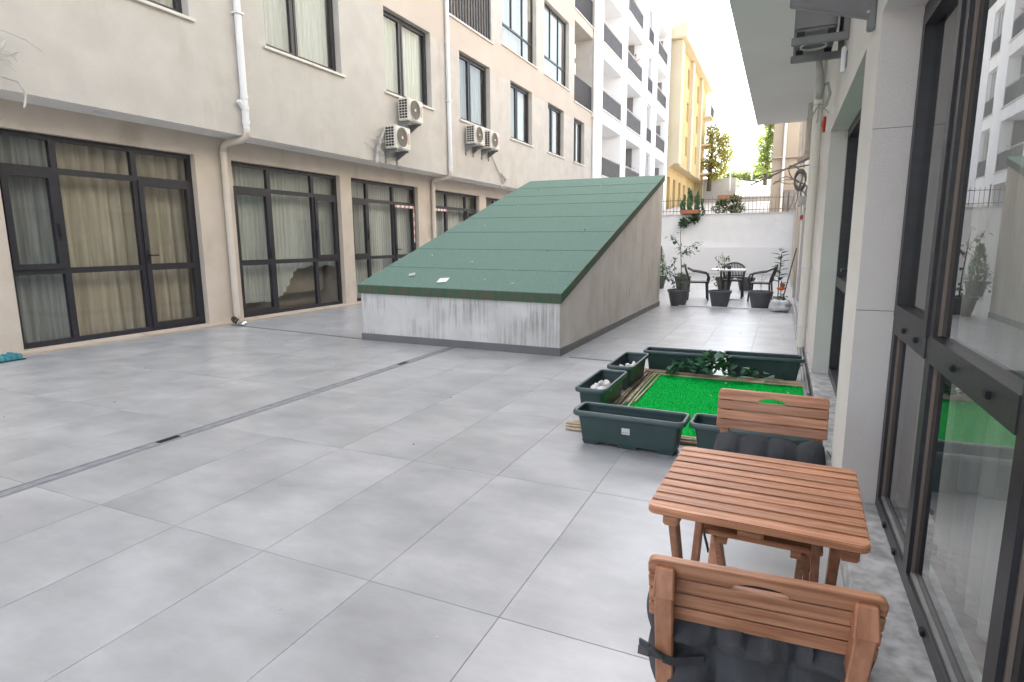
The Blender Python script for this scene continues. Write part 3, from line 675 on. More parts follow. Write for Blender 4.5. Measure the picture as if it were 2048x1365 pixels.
# ------------------------------------------------------------------ right building
Rb = thing('apartment_building', 'right hand building with overhanging upper floor and big graphite framed window', 'building', (.335, 8, 0))
XR, ZR = .335, 3.45
rops = [(-1.6, 3.2, .1, 2.36), (3.75, 6.32, .1, 2.36), (8.25, 9.95, .1, 2.36), (11.3, 13.9, .1, 2.36), (15.2, 17.2, .1, 2.36), (18.6, 20.6, .1, 2.36), (22, 24, .1, 2.36)]
part('ground_floor_wall', wall(XR, -1, -3, 26.9, .09, ZR, [(o[0], o[1], .085, o[3]) for o in rops], .165), m_pillar, Rb)
b = MB(); b.quad((XR, -3, ZR), (XR, -3, .1), (XR+1, -3, .1), (XR+1, -3, ZR)); part('end_wall', b, m_pillar, Rb)
for z_ in (1.05, 1.87): part('joint', MB().box(.336, .499, 3.1985, 3.2005, z_-.0015, z_+.0015), m_metalg, Rb)
part('plinth', MB().box(.315, .62, -3, 26.9, -.05, .1), m_plinth, Rb, bevel=.006)
b = MB(); b.box(-.56, XR+.4, -3, 4.95, ZR-.06, ZR+.25, 0); b.box(-.56, XR+.4, 4.95, 12.1, ZR, ZR+.25, 0); part('soffit', b, m_soffit, Rb)
b = MB(); b.box(-.56, 9, -3, 12.1, ZR+.25, 12); b.box(XR, 9, 12.1, 26.9, ZR, 12); part('upper_wall', b, m_rwall, Rb)
for z in (4.9, 7.9, 10.0):
    for y in (-1.5, 1.5, 4.5, 7.5, 10):
        fr = MB(); frame_rect(fr, -.57, .06, y, y+1.4, z, z+1.5, .06); fr.box(-.6, -.54, y+.67, y+.73, z+.06, z+1.44); fr = part('window', fr, m_grafr, Rb)
        part('pane', MB().box(-.572, -.566, y+.06, y+1.34, z+.06, z+1.44), g_up, fr)
# interior
b = MB(); b.quad((4, -3, .05), (4, 27, .05), (4, 27, 2.9), (4, -3, 2.9), 0); b.quad((.6, -3, .08), (4, -3, .08), (4, 27, .08), (.6, 27, .08), 1); b.quad((.6, -3, 2.7), (.6, 27, 2.7), (4, 27, 2.7), (4, -3, 2.7), 0)
b.quad((4, 27, .05), (.6, 27, .05), (.6, 27, 2.9), (4, 27, 2.9)); b.quad((.6, -3, .05), (4, -3, .05), (4, -3, 2.9), (.6, -3, 2.9))
b.box(.72, 4, 3.4, 3.6, .08, 2.7); part('room', b, [m_room, m_roomf], Rb)
b = MB()
prev = -3
for a, c, *_ in rops:
    b.quad((.62, prev, .05), (.62, a, .05), (.62, a, 2.7), (.62, prev, 2.7)) if a > prev else None; prev = c
b.quad((.62, -3, 2.36), (.62, 27, 2.36), (.62, 27, 3.2), (.62, -3, 3.2)); part('inner_wall', b, m_room, Rb)
# near window
XN = .5
b = MB(); frame_rect(b, XN+.025, .07, -1.599, 3.199, .101, 2.359, .06)
muls = [2.46, 1.54, .6, -.4]
for m in muls: b.box(XN-.01, XN+.06, m-.036, m+.036, .161, 2.299)
edges = [3.139] + [v for m in muls for v in (m+.036, m-.036)] + [-1.539]
for k in range(0, len(edges), 2): b.box(XN-.014, XN+.058, edges[k+1], edges[k], .955, 1.045)
nw = part('window', b, m_grafr, Rb, label='big graphite framed window wall beside the wooden table')
for k in range(0, len(edges), 2):
    hi, lo = edges[k], edges[k+1]
    if k == 0:
        q = MB(); frame_rect(q, XN+.004, .046, lo-.012, hi+.012, 1.033, 2.31, .055); part('sash', q, m_grafr, nw)
        part('pane', MB().box(XN+.015, XN+.021, lo+.043, hi-.043, 1.088, 2.255), g_near, nw)
    else: part('pane', MB().box(XN+.015, XN+.021, lo, hi, 1.045, 2.299), g_near, nw); part('glazing_seal', MB().box(XN+.004, XN+.0145, hi-.009, hi-.0005, 1.05, 2.29), m_seal, nw)
    part('pane', MB().box(XN+.015, XN+.021, lo, hi, .161, .955), g_near, nw); part('glazing_seal', MB().box(XN+.004, XN+.0145, hi-.009, hi-.0005, .17, .95), m_seal, nw)
    for z, x in ((1.0, XN-.014), (.13, XN-.01)):
        for yy in (lo+.2*(hi-lo)+.02, lo+.62*(hi-lo)): part('drain_cap', MB().box(x-.012, x+.002, yy-.016, yy+.016, z-.01, z+.01), m_blk, nw, bevel=.003)
    part('glazing_seal', MB().box(XN+.001, XN+.0145, lo+.001, hi-.01, .162, .172), m_metalg, nw)
curtain('curtain', 'pale grey sheer curtain behind the big window beside the wooden table', .66, -1.5, 3.2, .12, 2.6, m_curtn, .13, .022, seed=40)
# other right openings: dark frames
for i, (a, c, z0, z1) in enumerate(rops[1:]):
    b = MB(); frame_rect(b, XN+.02, .09, a+.001, c-.001, z0+.001, z1-.001, .075); ym = (a+c)/2
    b.box(XN-.025, XN+.065, ym-.04, ym+.04, z0+.07, z1-.07); b.box(XN-.028, XN+.06, a+.07, ym-.04, .955, 1.045); b.box(XN-.028, XN+.06, ym+.04, c-.07, .955, 1.045)
    fr = part('glazed_door', b, m_grafr, Rb)
    for lo, hi in ((a+.075, ym-.04), (ym+.04, c-.075)):
        part('pane', MB().box(XN+.015, XN+.021, lo, hi, 1.045, z1-.075), g_near, fr); part('pane', MB().box(XN+.015, XN+.021, lo, hi, z0+.075, .955), g_near, fr)
    q = MB(); handle(q, XN-.03, ym+.0, 1.15, .12, -1); part('door_handle', q, m_blk, fr)
# wall services on the right
t = thing('air_conditioner', 'air conditioner on grey wall brackets under the right soffit', 'air conditioner', (.1, 5.3, 2.8))
part('casing', MB().box(-.02, .26, 5.0, 5.72, 2.86, 3.38), m_metalg, t, bevel=.02)
b = MB()
for k in range(14): b.box(-.01+k*.018, -.002+k*.018, 5.02, 5.7, 2.852, 2.862)
part('base_ribs', b, m_metalg, t)
for y in (5.03, 5.5):
    q = MB(); q.box(-.035, .334, y-.02, y+.02, 2.775, 2.826); q.box(.295, .334, y-.02, y+.02, 2.826, 3.3); part('bracket', q, m_metalg, t, bevel=.004)
    for xa in (0, .2): part('rubber_foot', MB().box(xa, xa+.05, y-.025, y+.025, 2.826, 2.858), m_blk, t)
part('fan_ring', MB().tube([(.12+.09*math.cos(a_), 5.36+.09*math.sin(a_), 2.848) for a_ in [2*PI*k/16 for k in range(17)]], .008, 5, cap=False), m_acw, t)
t = thing('wall_bracket', 'dark grey tapered wall bracket sticking out over the big window', 'bracket', (.335, 3.45, 2.4))
b = MB().add([(.334, 3.43, 2.405), (-.042, 3.43, 2.52), (-.042, 3.43, 2.6), (.334, 3.43, 2.62), (.334, 3.47, 2.405), (-.042, 3.47, 2.52), (-.042, 3.47, 2.6), (.334, 3.47, 2.62)],
      [(0, 1, 2, 3), (7, 6, 5, 4), (0, 4, 5, 1), (1, 5, 6, 2), (2, 6, 7, 3), (3, 7, 4, 0)]); part('arm', b, m_metalg, t, bevel=.004)
part('wall_plate', MB().box(.30, .3345, 3.425, 3.475, 2.36, 2.95), m_metalg, t, bevel=.006)
for x, z in ((.31, 2.56), (.3, 2.44)): part('screw', MB().tube([(x, 3.43, z), (x, 3.424, z)], .008, 8), m_chrome, t)
part('crossbar', MB().box(-.04, 0, 2.6, 3.43, 2.58, 2.62), m_metalg, t); q = MB(); q.box(-.035, .334, 2.56, 2.6, 2.5, 2.6); part('arm', q, m_metalg, t)
for y, z, L in ((5.05, 2.645, 'slim white wall lamp beside the bracketed air conditioner'), (8.65, 2.71, 'slim white wall lamp further along beside the white pipe')):
    t = thing('wall_lamp', L, 'wall lamp', (.3, y, z), group='wall lamps on the right wall')
    part('body', MB().box(.296, .325, y-.025, y+.025, z-.085, z+.085), m_lampw, t, bevel=.006); part('wall_plate', MB().box(.325, .3345, y-.03, y+.03, z-.05, z+.05), m_metalg, t)
def vpipe(label, y, r, z0, z1, mat, x=None, rings=()):
    x = XR-r-.012 if x is None else x
    t = thing('wall_pipe', label, 'pipe', (x, y, z0), group='pipes along the right wall')
    part('pipe', MB().tube([(x, y, z1), (x, y, z0)], r, 12), mat, t)
    for z in rings: part('pipe_clip', MB().tube([(x, y, z-.012), (x, y, z+.012)], r+.006, 12), m_pvc, t); 
    return t
vpipe('thick white wall pipe between the first two right doorways', 7.85, .052, .1, ZR, m_rwall, rings=(2.2, 1.05, .35))
t = vpipe('beige wall pipe ending in an elbow above the cable tangle', 10.6, .05, 2.72, ZR, m_pvcb)
part('elbow', MB().tube([(.27, 10.6, 2.75), (.26, 10.6, 2.66), (.2, 10.6, 2.62), (.13, 10.6, 2.6)], .05, 10), m_pvcb, t, smooth=True)
for i, (y, L) in enumerate(((14.6, 'thin beige conduit just past the fourth right doorway'), (18.0, 'thin beige conduit near the far chairs'), (21.3, 'thin beige conduit close to the white end wall'))):
    vpipe(L, y, .03, .1, 3.4 if y < 12 else 8, m_pvcb)
b = MB(); b.tube([(.17, 5.6, 2.82), (.19, 5.68, 2.72), (.2, 5.75, 2.62), (.2, 5.8, 2.55)], [.022, .03, .034, .028], 9); b.tube([(.2, 5.75, 2.62), (.26, 5.78, 2.66), (.28, 5.8, 2.58), (.26, 5.85, 2.5), (.22, 5.85, 2.47)], .012, 7)
w2 = wires('', (.21, 5.85, 2.52), n=6, L=.16, seed=12, axis=(-.2, 0, -.6), r=.005); b.add(w2.v, w2.f)
solo('pipe_bundle', 'insulated pipes and loose wires hanging below the bracketed air conditioner', 'pipes', b, m_insul, smooth=True)
b = MB().tube([(.27, 6.1, 2.45), (.265, 6.13, 2.39), (.27, 6.16, 2.33)], [.012, .018, .012], 7); solo('wire_connector', 'red wire connector under the hanging pipe bundle', 'connector', b, m_red)
b = MB()
for i, (z, dx) in enumerate(((2.27, -.57), (2.2, -.5), (2.3, -.2))):
    b.tube([(.3, 8.7+.1*i, 2.45), (.12, 8.9, 2.38), (-.12, 9, 2.28), (-.35, 9.0, 2.18), (dx*.93, 9.0, z-.07)] + ([(-.54, 9, 2.2), (-.55, 9, 2.26), (-.5, 9, 2.31)] if i == 0 else []), .011, 6)
b.tube([(.3, 9.3, 2.4), (.1, 9.2, 2.36), (-.1, 9.15, 2.33), (-.3, 9.1, 2.28), (-.42, 9.1, 2.25)], .009, 6)
for k in range(3): b.tube([(.16+.07*math.cos(a_), 9.1+.03*k, 2.2+.12*math.sin(a_)-.02*k) for a_ in [2*PI*j/14 for j in range(14)]], .012, 6)
w2 = wires('', (.17, 9.2, 2.15), n=10, L=.42, seed=17, axis=(-.5, 0, -.3), r=.007); b.add(w2.v, w2.f)
solo('cable_tangle', 'tangle of grey cables looping out from the right wall above the plants', 'cables', b, m_cable)
t = thing('junction_box', 'small white junction box with a red tip under the cable tangle', 'junction box', (.2, 9.3, 1.7))
part('box', MB().box(.15, .24, 9.25, 9.35, 1.86, 1.98), m_pvc, t, bevel=.015); part('cord', MB().tube([(.2, 9.3, 1.86), (.21, 9.3, 1.72)], .012, 6), m_pvc, t); part('tip', MB().blob((.215, 9.3, 1.69), (.022, .022, .035), 0), m_red, t, smooth=True)
b = MB().tube([(.27, 3.4, .02), (.268, 7, .02), (.262, 10, .02), (.25, 14.0, .02)], .018, 8); b.tube([(.285, 5.6, .05), (.285, 8, .05), (.27, 12, .05)], .012, 6)
solo('floor_pipe', 'grey pipes running along the foot of the right plinth', 'pipe', b, m_metalg)
b = MB().blob((.26, 7.0, .04), (.04, .08, .04), 0, 2, .5); b.blob((.25, 7.3, .03), (.03, .05, .03), 0, 4, .5); b.blob((.27, 9.0, .03), (.03, .06, .03), 0, 5, .4)
solo('mortar_lumps', 'grey lumps of mortar beside the right plinth behind the planters', 'rubble', b, m_drain, smooth=True)
b = MB().tube([(.325, 3.9, .108), (.35, 3.72, .108), (.352, 3.65, .112)], .004, 6); b.tube([(.352, 3.65, .112), (.36, 3.8, .14)], .004, 6)
solo('cable', 'short bent black wire lying on the plinth near the pillar', 'wire', b, m_blk)

# ------------------------------------------------------------------ building behind the end wall on the right
R2 = thing('apartment_building', 'plain beige building end rising behind the white wall on the right', 'building', (3, 30, 0))
part('wall', MB().box(-.68, 9, 30, 40, 0, 7.6), m_r2, R2)
b = MB(); b.tube([(-.2, 29.9, 7.5), (-.2, 29.9, 2.5)], .06, 8); part('drainpipe', b, m_pvc, R2)
part('cornice', MB().box(-.68, 9, 29.85, 40, 5.0, 5.08), m_r2, R2)
fr = MB(); fr.box(-.1, .5, 29.93, 29.998, 2.2, 3.6); part('shutter', fr, m_grayp, R2)
# end wall and fence
t = thing('boundary_wall', 'white painted boundary wall closing the far end of the terrace', 'wall', (-4, 26.6, 0))
part('wall', MB().box(-8.32, .34, 26.62, 26.9, 0, 2.46), m_endw, t); part('lower_wall', MB().box(-8.32, .34, 26.25, 26.619, 0, 1.1), m_white, t, bevel=.01)
part('coping', MB().box(-8.32, .34, 26.57, 26.95, 2.461, 2.5), m_offw, t)
t = thing('railing_fence', 'thin iron railing on top of the white end wall', 'fence', (-4, 26.76, 2.5))
b = MB()
for k in range(58): x = -8.2+k*.145; b.box(x-.008, x+.008, 26.752, 26.768, 2.5, 3.2)
part('bars', b, m_fence, t, kind='stuff')
for z in (2.62, 3.08): part('rail', MB().box(-8.3, .3, 26.745, 26.775, z, z+.025), m_fence, t)
for x in (-7.5, -5.6, -3.7, -1.8, .1): part('post', MB().box(x-.02, x+.02, 26.74, 26.78, 2.5, 3.28), m_fence, t)

def foliage(b, c, r, n, L, W, rnd, mi=1, flat=0):
    c = Vector(c); r = Vector(r)
    for k in range(n):
        while True:
            d = Vector((rnd.uniform(-1, 1), rnd.uniform(-1, 1), rnd.uniform(-1, 1)))
            if .2 < d.length < 1: break
        p = c+Vector((d.x*r.x, d.y*r.y, d.z*r.z)); s = rnd.uniform(.7, 1.3)
        b.leaf(p, (d.x+rnd.gauss(0, .7), d.y+rnd.gauss(0, .7), rnd.gauss(-.1, .6)), (rnd.gauss(0, .6), rnd.gauss(0, .6), 1), L*s, W*s, rnd.randrange(mi))
t = thing('cactus', 'cactus like succulent in a terracotta trough on top of the end wall', 'plant', (-3.68, 26.5, 2.5))
part('trough', MB().box(-4.08, -3.28, 26.38, 26.72, 2.505, 2.68), m_terra, t, bevel=.02)
rnd = random.Random(4)
for k, (x, h, r) in enumerate(((-4.06, .42, .05), (-3.95, .66, .06), (-3.76, .95, .065), (-3.66, .8, .06), (-3.46, .62, .06), (-3.38, .84, .06), (-3.2, .5, .045))):
    b = MB(); pts = []; 
    for j in range(7): pts.append((x+.02*math.sin(j*1.3+k), 26.5+.03*math.cos(j+k), 2.66+h*j/6))
    b.tube(pts, [r*(.8+.3*((j+k) % 2)) * (1 if j < 6 else .4) for j in range(7)], 8)
    for j in range(10): b.blob((x+rnd.uniform(-.055, .055), 26.5+rnd.uniform(-.06, .05), 2.72+h*.9*rnd.random()), (.022, .022, .05), 0, j, .2, 6, 4)
    part('stem', b, m_cact, t, smooth=True)
b = MB()
for k in range(5): foliage(b, (rnd.uniform(-4.15, -3.3), 26.44, rnd.uniform(2.15, 2.5)), (.14, .08, .16), 34, .12, .08, rnd)
foliage(b, (-3.95, 26.42, 2.1), (.2, .1, .2), 90, .12, .08, rnd); foliage(b, (-3.2, 26.42, 2.62), (.1, .1, .25), 50, .1, .06, rnd)
part('trailing_foliage', b, m_leafd, t)
t = thing('shrub', 'low dark green bush behind the railing on the end wall', 'shrub', (-2.1, 27.4, 2.4))
b = MB(); rnd = random.Random(9)
for c_, r_ in (((-2.55, 27.4, 2.72), (.35, .3, .22)), ((-2.1, 27.4, 2.86), (.35, .3, .22)), ((-1.85, 27.4, 2.68), (.3, .3, .25)), ((-1.95, 27.3, 3.1), (.2, .2, .14)), ((-2.5, 27.4, 3.0), (.2, .2, .1))): foliage(b, c_, r_, 160, .13, .07, rnd)
part('foliage', b, m_leaf, t); part('stem', MB().tube([(-2.1, 27.4, 2.0), (-2.1, 27.4, 2.9)], .04, 6), m_bark, t)

# ------------------------------------------------------------------ far ground, slope, trees
b = MB()
for q in ([(-8.3, 26.9, 2.2), (40, 26.9, 2.2), (40, 45, 3.6), (-8.3, 45, 3.6)], [(-8.3, 45, 3.6), (40, 45, 3.6), (40, 64, 5.2), (-8.3, 64, 5.2)]): b.quad(*q)
struct('upper_ground', b, m_pale)
b = MB(); b.quad((-7.6, 64, 5.2), (40, 64, 5.2), (40, 70, 7.6), (-7.6, 70, 7.6)); b.quad((-60, 70, 7.6), (40, 70, 7.6), (60, 140, 9), (-90, 140, 9)); struct('hillside', b, m_pale)
t = thing('retaining_wall', 'pale concrete retaining wall at the end of the alley', 'wall', (-7, 64, 5)); part('wall', MB().box(-7.7, -4.6, 63.6, 64.2, 4.9, 7.5), m_conc, t)
t = thing('low_building', 'small outbuilding with a white sloping sheet roof beyond the end wall', 'building', (-2.4, 63, 5))
part('wall', MB().box(-4.1, -.4, 61.5, 66, 5.0, 5.5), m_conc, t); b = MB().add([(-4.2, 61.3, 5.45), (-.3, 61.3, 5.45), (-.3, 66.2, 7.3), (-4.2, 66.2, 7.3), (-4.2, 61.3, 5.55), (-.3, 61.3, 5.55), (-.3, 66.2, 7.4), (-4.2, 66.2, 7.4)], [(3, 2, 1, 0), (4, 5, 6, 7), (0, 1, 5, 4), (1, 2, 6, 5), (2, 3, 7, 6), (3, 0, 4, 7)]); part('roof', b, m_roofw, t)
solo('tiled_ledge', 'orange tiled ledge beyond the railing at the end of the alley', 'ledge', MB().box(-6.0, -4.2, 60.8, 61.4, 5.25, 5.65), m_terra, bevel=.03)
def tree(label, base, h, crowns, mats, seed, tr=.22, leafs=260, L=.5, W=.32, name='tree'):
    t = thing(name, label, 'tree', base, group='trees at the end of the alley'); rnd = random.Random(seed); bx = Vector(base)
    b = MB(); b.tube([bx, bx+Vector((.05, 0, h*.3)), bx+Vector((.12, .05, h*.6)), bx+Vector((.1, 0, h*.9))], [tr, tr*.8, tr*.5, tr*.15], 8)
    for c_, r_ in crowns:
        p = bx+Vector((.08, 0, h*rnd.uniform(.3, .6))); b.tube([p, p+(bx+Vector(c_)-p)*.6+Vector((0, 0, .2)), bx+Vector(c_)], [tr*.35, tr*.2, tr*.06], 6)
    part('trunk', b, m_bark, t); b = MB()
    for c_, r_ in crowns: foliage(b, bx+Vector(c_), r_, leafs, L, W, rnd, len(mats))
    part('crown', b, mats, t); return t
tree('slender tree with green and yellow autumn leaves beside the yellow building', (-7.0, 62.5, 6.2), 6.5,
     [((-.1, 0, 2.6), (.8, .8, .6)), ((.5, 0, 3.3), (1., .9, .8)), ((.3, 0, 4.4), (.9, .9, .8)), ((1.1, 0, 2.2), (.7, .8, .6)), ((1.5, 0, 3.5), (.6, .7, .9)), ((.1, 0, 5.6), (.6, .6, .8)), ((1.2, 0, 4.8), (.6, .6, .7)), ((.4, 0, 1.5), (.6, .6, .4))], [m_leafl, m_leafy], 3, leafs=420, L=.24, W=.14)
tree('light green sunlit tree right at the edge of the soffit', (-2.0, 64.5, 6.0), 7.5,
     [((-.3, 0, 2.5), (.9, .8, .9)), ((.3, 0, 3.6), (1.1, .9, .9)), ((-.1, 0, 4.8), (.9, .9, .9)), ((.6, 0, 5.6), (.9, .9, 1.0)), ((.2, 0, 6.8), (.7, .7, .9))], [m_leafl], 5, leafs=520, L=.28, W=.17)
t = thing('hedge', 'sunlit green hedge behind white poles at the end of the alley', 'hedge', (-4, 69, 7)); b = MB(); rnd = random.Random(2)
for k in range(12): foliage(b, (-6.2+k*.5, 69, 7.9+rnd.random()*.5), (.6, .5, .6), 200, .26, .16, rnd)
part('foliage', b, m_leafl, t)
for i, (x, L) in enumerate(((-5.1, 'thin white pole left of the hedge gap at the end of the alley'), (-3.15, 'thin white pole nearer the light green tree'))):
    solo('pole', L, 'pole', MB().tube([(x, 63, 6.2), (x, 63, 8.6)], .06, 8), m_pvc, group='white poles at the end of the alley')

# ------------------------------------------------------------------ shed with the green sloping roof
S = thing('shed', 'low wedge shaped concrete shed with a sloping green felt roof', 'shed', (-3.9, 9.8, 0))
FL, FR, BR, BL = [Vector((x, y, 0)) for x, y in SHED]
HF, HB = .70, 2.63
def zr(p): return .785+(.3138)*(p.y-6.70)
def ins(p, q, k): return p+(q-p).normalized()*k
b = MB()
def up_(p, z): return (p.x, p.y, z)
b.quad(up_(FL, 0), up_(FR, 0), up_(FR, zr(FR)-.03), up_(FL, zr(FL)-.03), 0)
b.quad(up_(FR, 0), up_(BR, 0), up_(BR, zr(BR)-.03), up_(FR, zr(FR)-.03), 1)
b.quad(up_(BR, 0), up_(BL, 0), up_(BL, zr(BL)-.03), up_(BR, zr(BR)-.03), 1)
b.quad(up_(BL, 0), up_(FL, 0), up_(FL, zr(FL)-.03), up_(BL, zr(BL)-.03), 1)
part('walls', b, [m_shedw, m_sheds], S)
b = MB(); e = .012
cs = [FL+Vector((-e, -e, 0)), FR+Vector((e, -e, 0)), BR+Vector((e, e, 0)), BL+Vector((-e, e, 0))]
for i in range(4):
    p, q = cs[i], cs[(i+1) % 4]; pi, qi = [FL, FR, BR, BL][i], [FL, FR, BR, BL][(i+1) % 4]
    b.add([up_(p, 0), up_(q, 0), up_(q, .095), up_(p, .095), up_(pi, .1), up_(qi, .1)], [(0, 1, 2, 3), (3, 2, 5, 4)])
part('skirting', b, m_skirt, S)
# fascia wrapped down over the edges
b = MB(); e = .03; dz = .115
ec = [FL+Vector((-e, -e, 0)), FR+Vector((e, -e, 0)), BR+Vector((e, e, 0)), BL+Vector((-e, e, 0))]
for i in range(4):
    p, q = ec[i], ec[(i+1) % 4]; pi, qi = [FL, FR, BR, BL][i], [FL, FR, BR, BL][(i+1) % 4]
    b.quad(up_(p, zr(p)-dz), up_(q, zr(q)-dz), up_(q, zr(q)), up_(p, zr(p)))
    b.quad(up_(pi, zr(p)-dz), up_(qi, zr(q)-dz), up_(q, zr(q)-dz), up_(p, zr(p)-dz))
part('fascia', b, m_rooff, S)
ysr = [6.62, 7.337, 8.165, 9.044, 9.913, 10.80, 11.48, 12.2, 12.93]
for k in range(8):
    def pt(side, y):
        a, c = (ec[0], ec[3]) if side == 0 else (ec[1], ec[2]); f = (y-6.62)/(12.93-6.62); return a+(c-a)*f
    y0, y1 = ysr[k], ysr[k+1]+(.03 if k < 7 else 0); vs = []
    for (y, lift) in ((y0, .009), (y1, .003)):
        for s_ in (0, 1): p = pt(s_, y); vs += [(p.x, p.y, zr(p)+.0 - (0 if k else .0)), (p.x, p.y, zr(p)+lift)]
    # order: y0: L low, L up, R low, R up ; y1 the same
    b = MB().add(vs, [(1, 3, 7, 5), (0, 2, 3, 1), (2, 6, 7, 3), (0, 1, 5, 4)]); part('roofing_strip', b, m_roof, S)
def roofitem(name, label, c, w, d, h, rz, mat):
    z = zr(Vector((0, c[1], 0)))+.014; mt = Matrix.Translation((c[0], c[1], z)) @ Matrix.Rotation(math.atan(.3138), 4, 'X') @ Matrix.Rotation(rz, 4, 'Z')
    solo(name, label, name.split('_')[-1], MB().box(-w/2, w/2, -d/2, d/2, 0, h, 0, mt), mat)
roofitem('white_card', 'white card lying near the lower edge of the green roof', (-4.19, 6.93, 0), .14, .16, .008, .2, m_card)
roofitem('grey_slate', 'small grey slate lying on the lower left of the green roof', (-4.82, 7.12, 0), .09, .12, .006, .5, m_cardg)
rnd = random.Random(21); b = MB()
for k in range(11):
    x = rnd.uniform(-5.2, -2.6); y = rnd.uniform(6.8, 12.5); b.box(x, x+rnd.uniform(.01, .03), y, y+rnd.uniform(.01, .04), zr(Vector((0, y, 0)))+.01, zr(Vector((0, y, 0)))+.02, rnd.randrange(2))
part('litter', b, [m_card, m_brleaf], S, kind='stuff')

# ------------------------------------------------------------------ planters
def rring(W, D, r, z, n=5):
    pts = []
    for cx, cy, a0 in ((W/2-r, D/2-r, 0), (-W/2+r, D/2-r, 90), (-W/2+r, -D/2+r, 180), (W/2-r, -D/2+r, 270)):
        for k in range(n): a = R(a0+90*k/(n-1)); pts.append((cx+r*math.cos(a), cy+r*math.sin(a), z))
    return pts
def shell(rings):
    b = MB(); n = len(rings[0])
    for r in rings: b.v += r
    for i in range(len(rings)-1):
        for k in range(n): a = i*n+k; c = i*n+(k+1) % n; b.f.append((a, c, c+n, a+n)); b.m.append(0)
    return b
LW, DW = .76, .25
body = shell([rring(LW-.125, DW-.085, .018, .022), rring(LW-.075, DW-.045, .03, .205), rring(LW-.075, DW-.045, .03, .226)])
rim = shell([rring(LW-.073, DW-.043, .03, .206), rring(LW-.01, DW-.0, .045, .206), rring(LW, DW+.008, .048, .213), rring(LW, DW+.008, .048, .232), rring(LW-.012, DW-.006, .044, .242), rring(LW-.05, DW-.03, .035, .24), rring(LW-.055, DW-.035, .034, .228)])
inner = shell([rring(LW-.057, DW-.037, .033, .232), rring(LW-.085, DW-.06, .03, .15), rring(LW-.087, DW-.062, .03, .148), rring(LW-.13, DW-.1, .02, .04)])
n_in = 20; inner.f.append(tuple(range(3*n_in, 4*n_in))); inner.m.append(0)
def foot(x):
    w_ = .045 if x else .055
    return MB().add([(x-w_, -DW/2+.045, 0), (x+w_, -DW/2+.045, 0), (x+w_+.015, -DW/2+.0385, .028), (x-w_-.015, -DW/2+.0385, .028), (x-w_, DW/2-.045, 0), (x+w_, DW/2-.045, 0), (x+w_+.015, DW/2-.0385, .028), (x-w_-.015, DW/2-.0385, .028)],
             [(0, 1, 2, 3), (7, 6, 5, 4), (0, 3, 7, 4), (1, 5, 6, 2), (0, 4, 5, 1)])
def make_planter(label):
    t = thing('planter', label, 'planter', group='green plastic planter boxes round the artificial turf')
    part('body', body, m_plant, t, True, smooth=False); part('rim', rim, m_plantr, t, True, smooth=True); part('liner', inner, m_plant, t, True); [part('foot', foot(x_), m_plant, t, True) for x_ in (-.255, 0, .255)]
    return t
P0 = make_planter('empty green planter box with a white sticker, nearest of the ring')
def place(label, x, y, rz):
    t = dup(P0) if label else P0
    t.location = (x, y, 0); t.rotation_euler = (0, 0, rz)
    if label: t['label'] = label
    return t
place('green planter box half hidden behind the far wooden chair', -.095, 3.84, R(-1.5))
place('shorter looking green planter box with white pebbles, nearer of the two on the left', -1.31, 4.70, R(90))
place('green planter box with few white pebbles, farther of the two on the left', -1.305, 5.62, R(90))
place('empty green planter box at the back left of the turf', -.905, 6.27, R(1))
place('empty green planter box at the back right of the turf against the wall', -.115, 6.33, R(1))
place(None, -.868, 3.83, R(-1.5))
t = P0
q = MB().box(-.035, .02, -DW/2+.02, -DW/2+.03, .105, .15); 
for v_ in range(len(q.v)):
    x, y, z = q.v[v_]; q.v[v_] = (x, -(DW/2-.043+.02*(z-.022)/.183)-(.0025 if y < -DW/2+.025 else -.002), z)
st = part('sticker', q, m_card, t, True)
q = MB()
for k in range(7): x = -.028+k*.006; zz = .112+.006*(k % 3); q.box(x, x+.003, -(DW/2-.043+.01)-.0035, -(DW/2-.043+.01)-.0015, zz, .138-.004*((k*2) % 3))
part('print', q, m_ink, st, True)
rnd = random.Random(5)
peb = [mesh(MB().blob((0, 0, 0), (.028, .024, .02), 0, k, .35, 8, 5), 'pebble', m_stone, smooth=True) for k in range(4)]
def pebbles(n, cx, cy, z, sx, sy, label, grp):
    for k in range(n):
        o = bpy.data.objects.new('pebble', peb[k % 4]); COL.objects.link(o); o.location = (cx+rnd.uniform(-sx, sx), cy+rnd.uniform(-sy, sy), z+rnd.uniform(0, .03)); s_ = rnd.uniform(.7, 1.35)
        o.scale = (s_, s_, s_); o.rotation_euler = (rnd.random()*3, rnd.random()*3, rnd.random()*6); tag(o, label, 'pebble', grp)
pebbles(20, -1.29, 4.62, .165, .06, .16, 'white pebble in the nearer left planter box', 'white pebbles in the nearer left planter')
pebbles(14, -1.29, 5.54, .155, .06, .14, 'white pebble in the farther left planter box', 'white pebbles in the farther left planter')

# turf with short pile
b = MB(); b.box(-1.16, .262, 4.02, 6.12, 0, .012)
turf = solo('artificial_turf', 'bright green artificial turf mat laid between the planter boxes', 'turf', b, m_turf)
b = MB(); rnd = random.Random(31)
for k in range(20000):
    x = rnd.uniform(-1.155, .258); y = rnd.uniform(4.02, 6.12); a = rnd.random()*6.28; h = rnd.uniform(.006, .014); dx, dy = .0022*math.cos(a), .0022*math.sin(a)
    o = len(b.v); b.v += [(x-dx, y-dy, .011), (x+dx, y+dy, .011), (x+rnd.gauss(0, .0025), y+rnd.gauss(0, .0025), .012+h)]; b.f.append((o, o+1, o+2)); b.m.append(0)
part('pile', b, m_turf, turf, kind='stuff')
b = MB()
for k in range(9): x = rnd.uniform(-1.0, .2); y = rnd.uniform(4.2, 6.0); b.box(x, x+rnd.uniform(.006, .018), y, y+rnd.uniform(.006, .016), .016, .024)
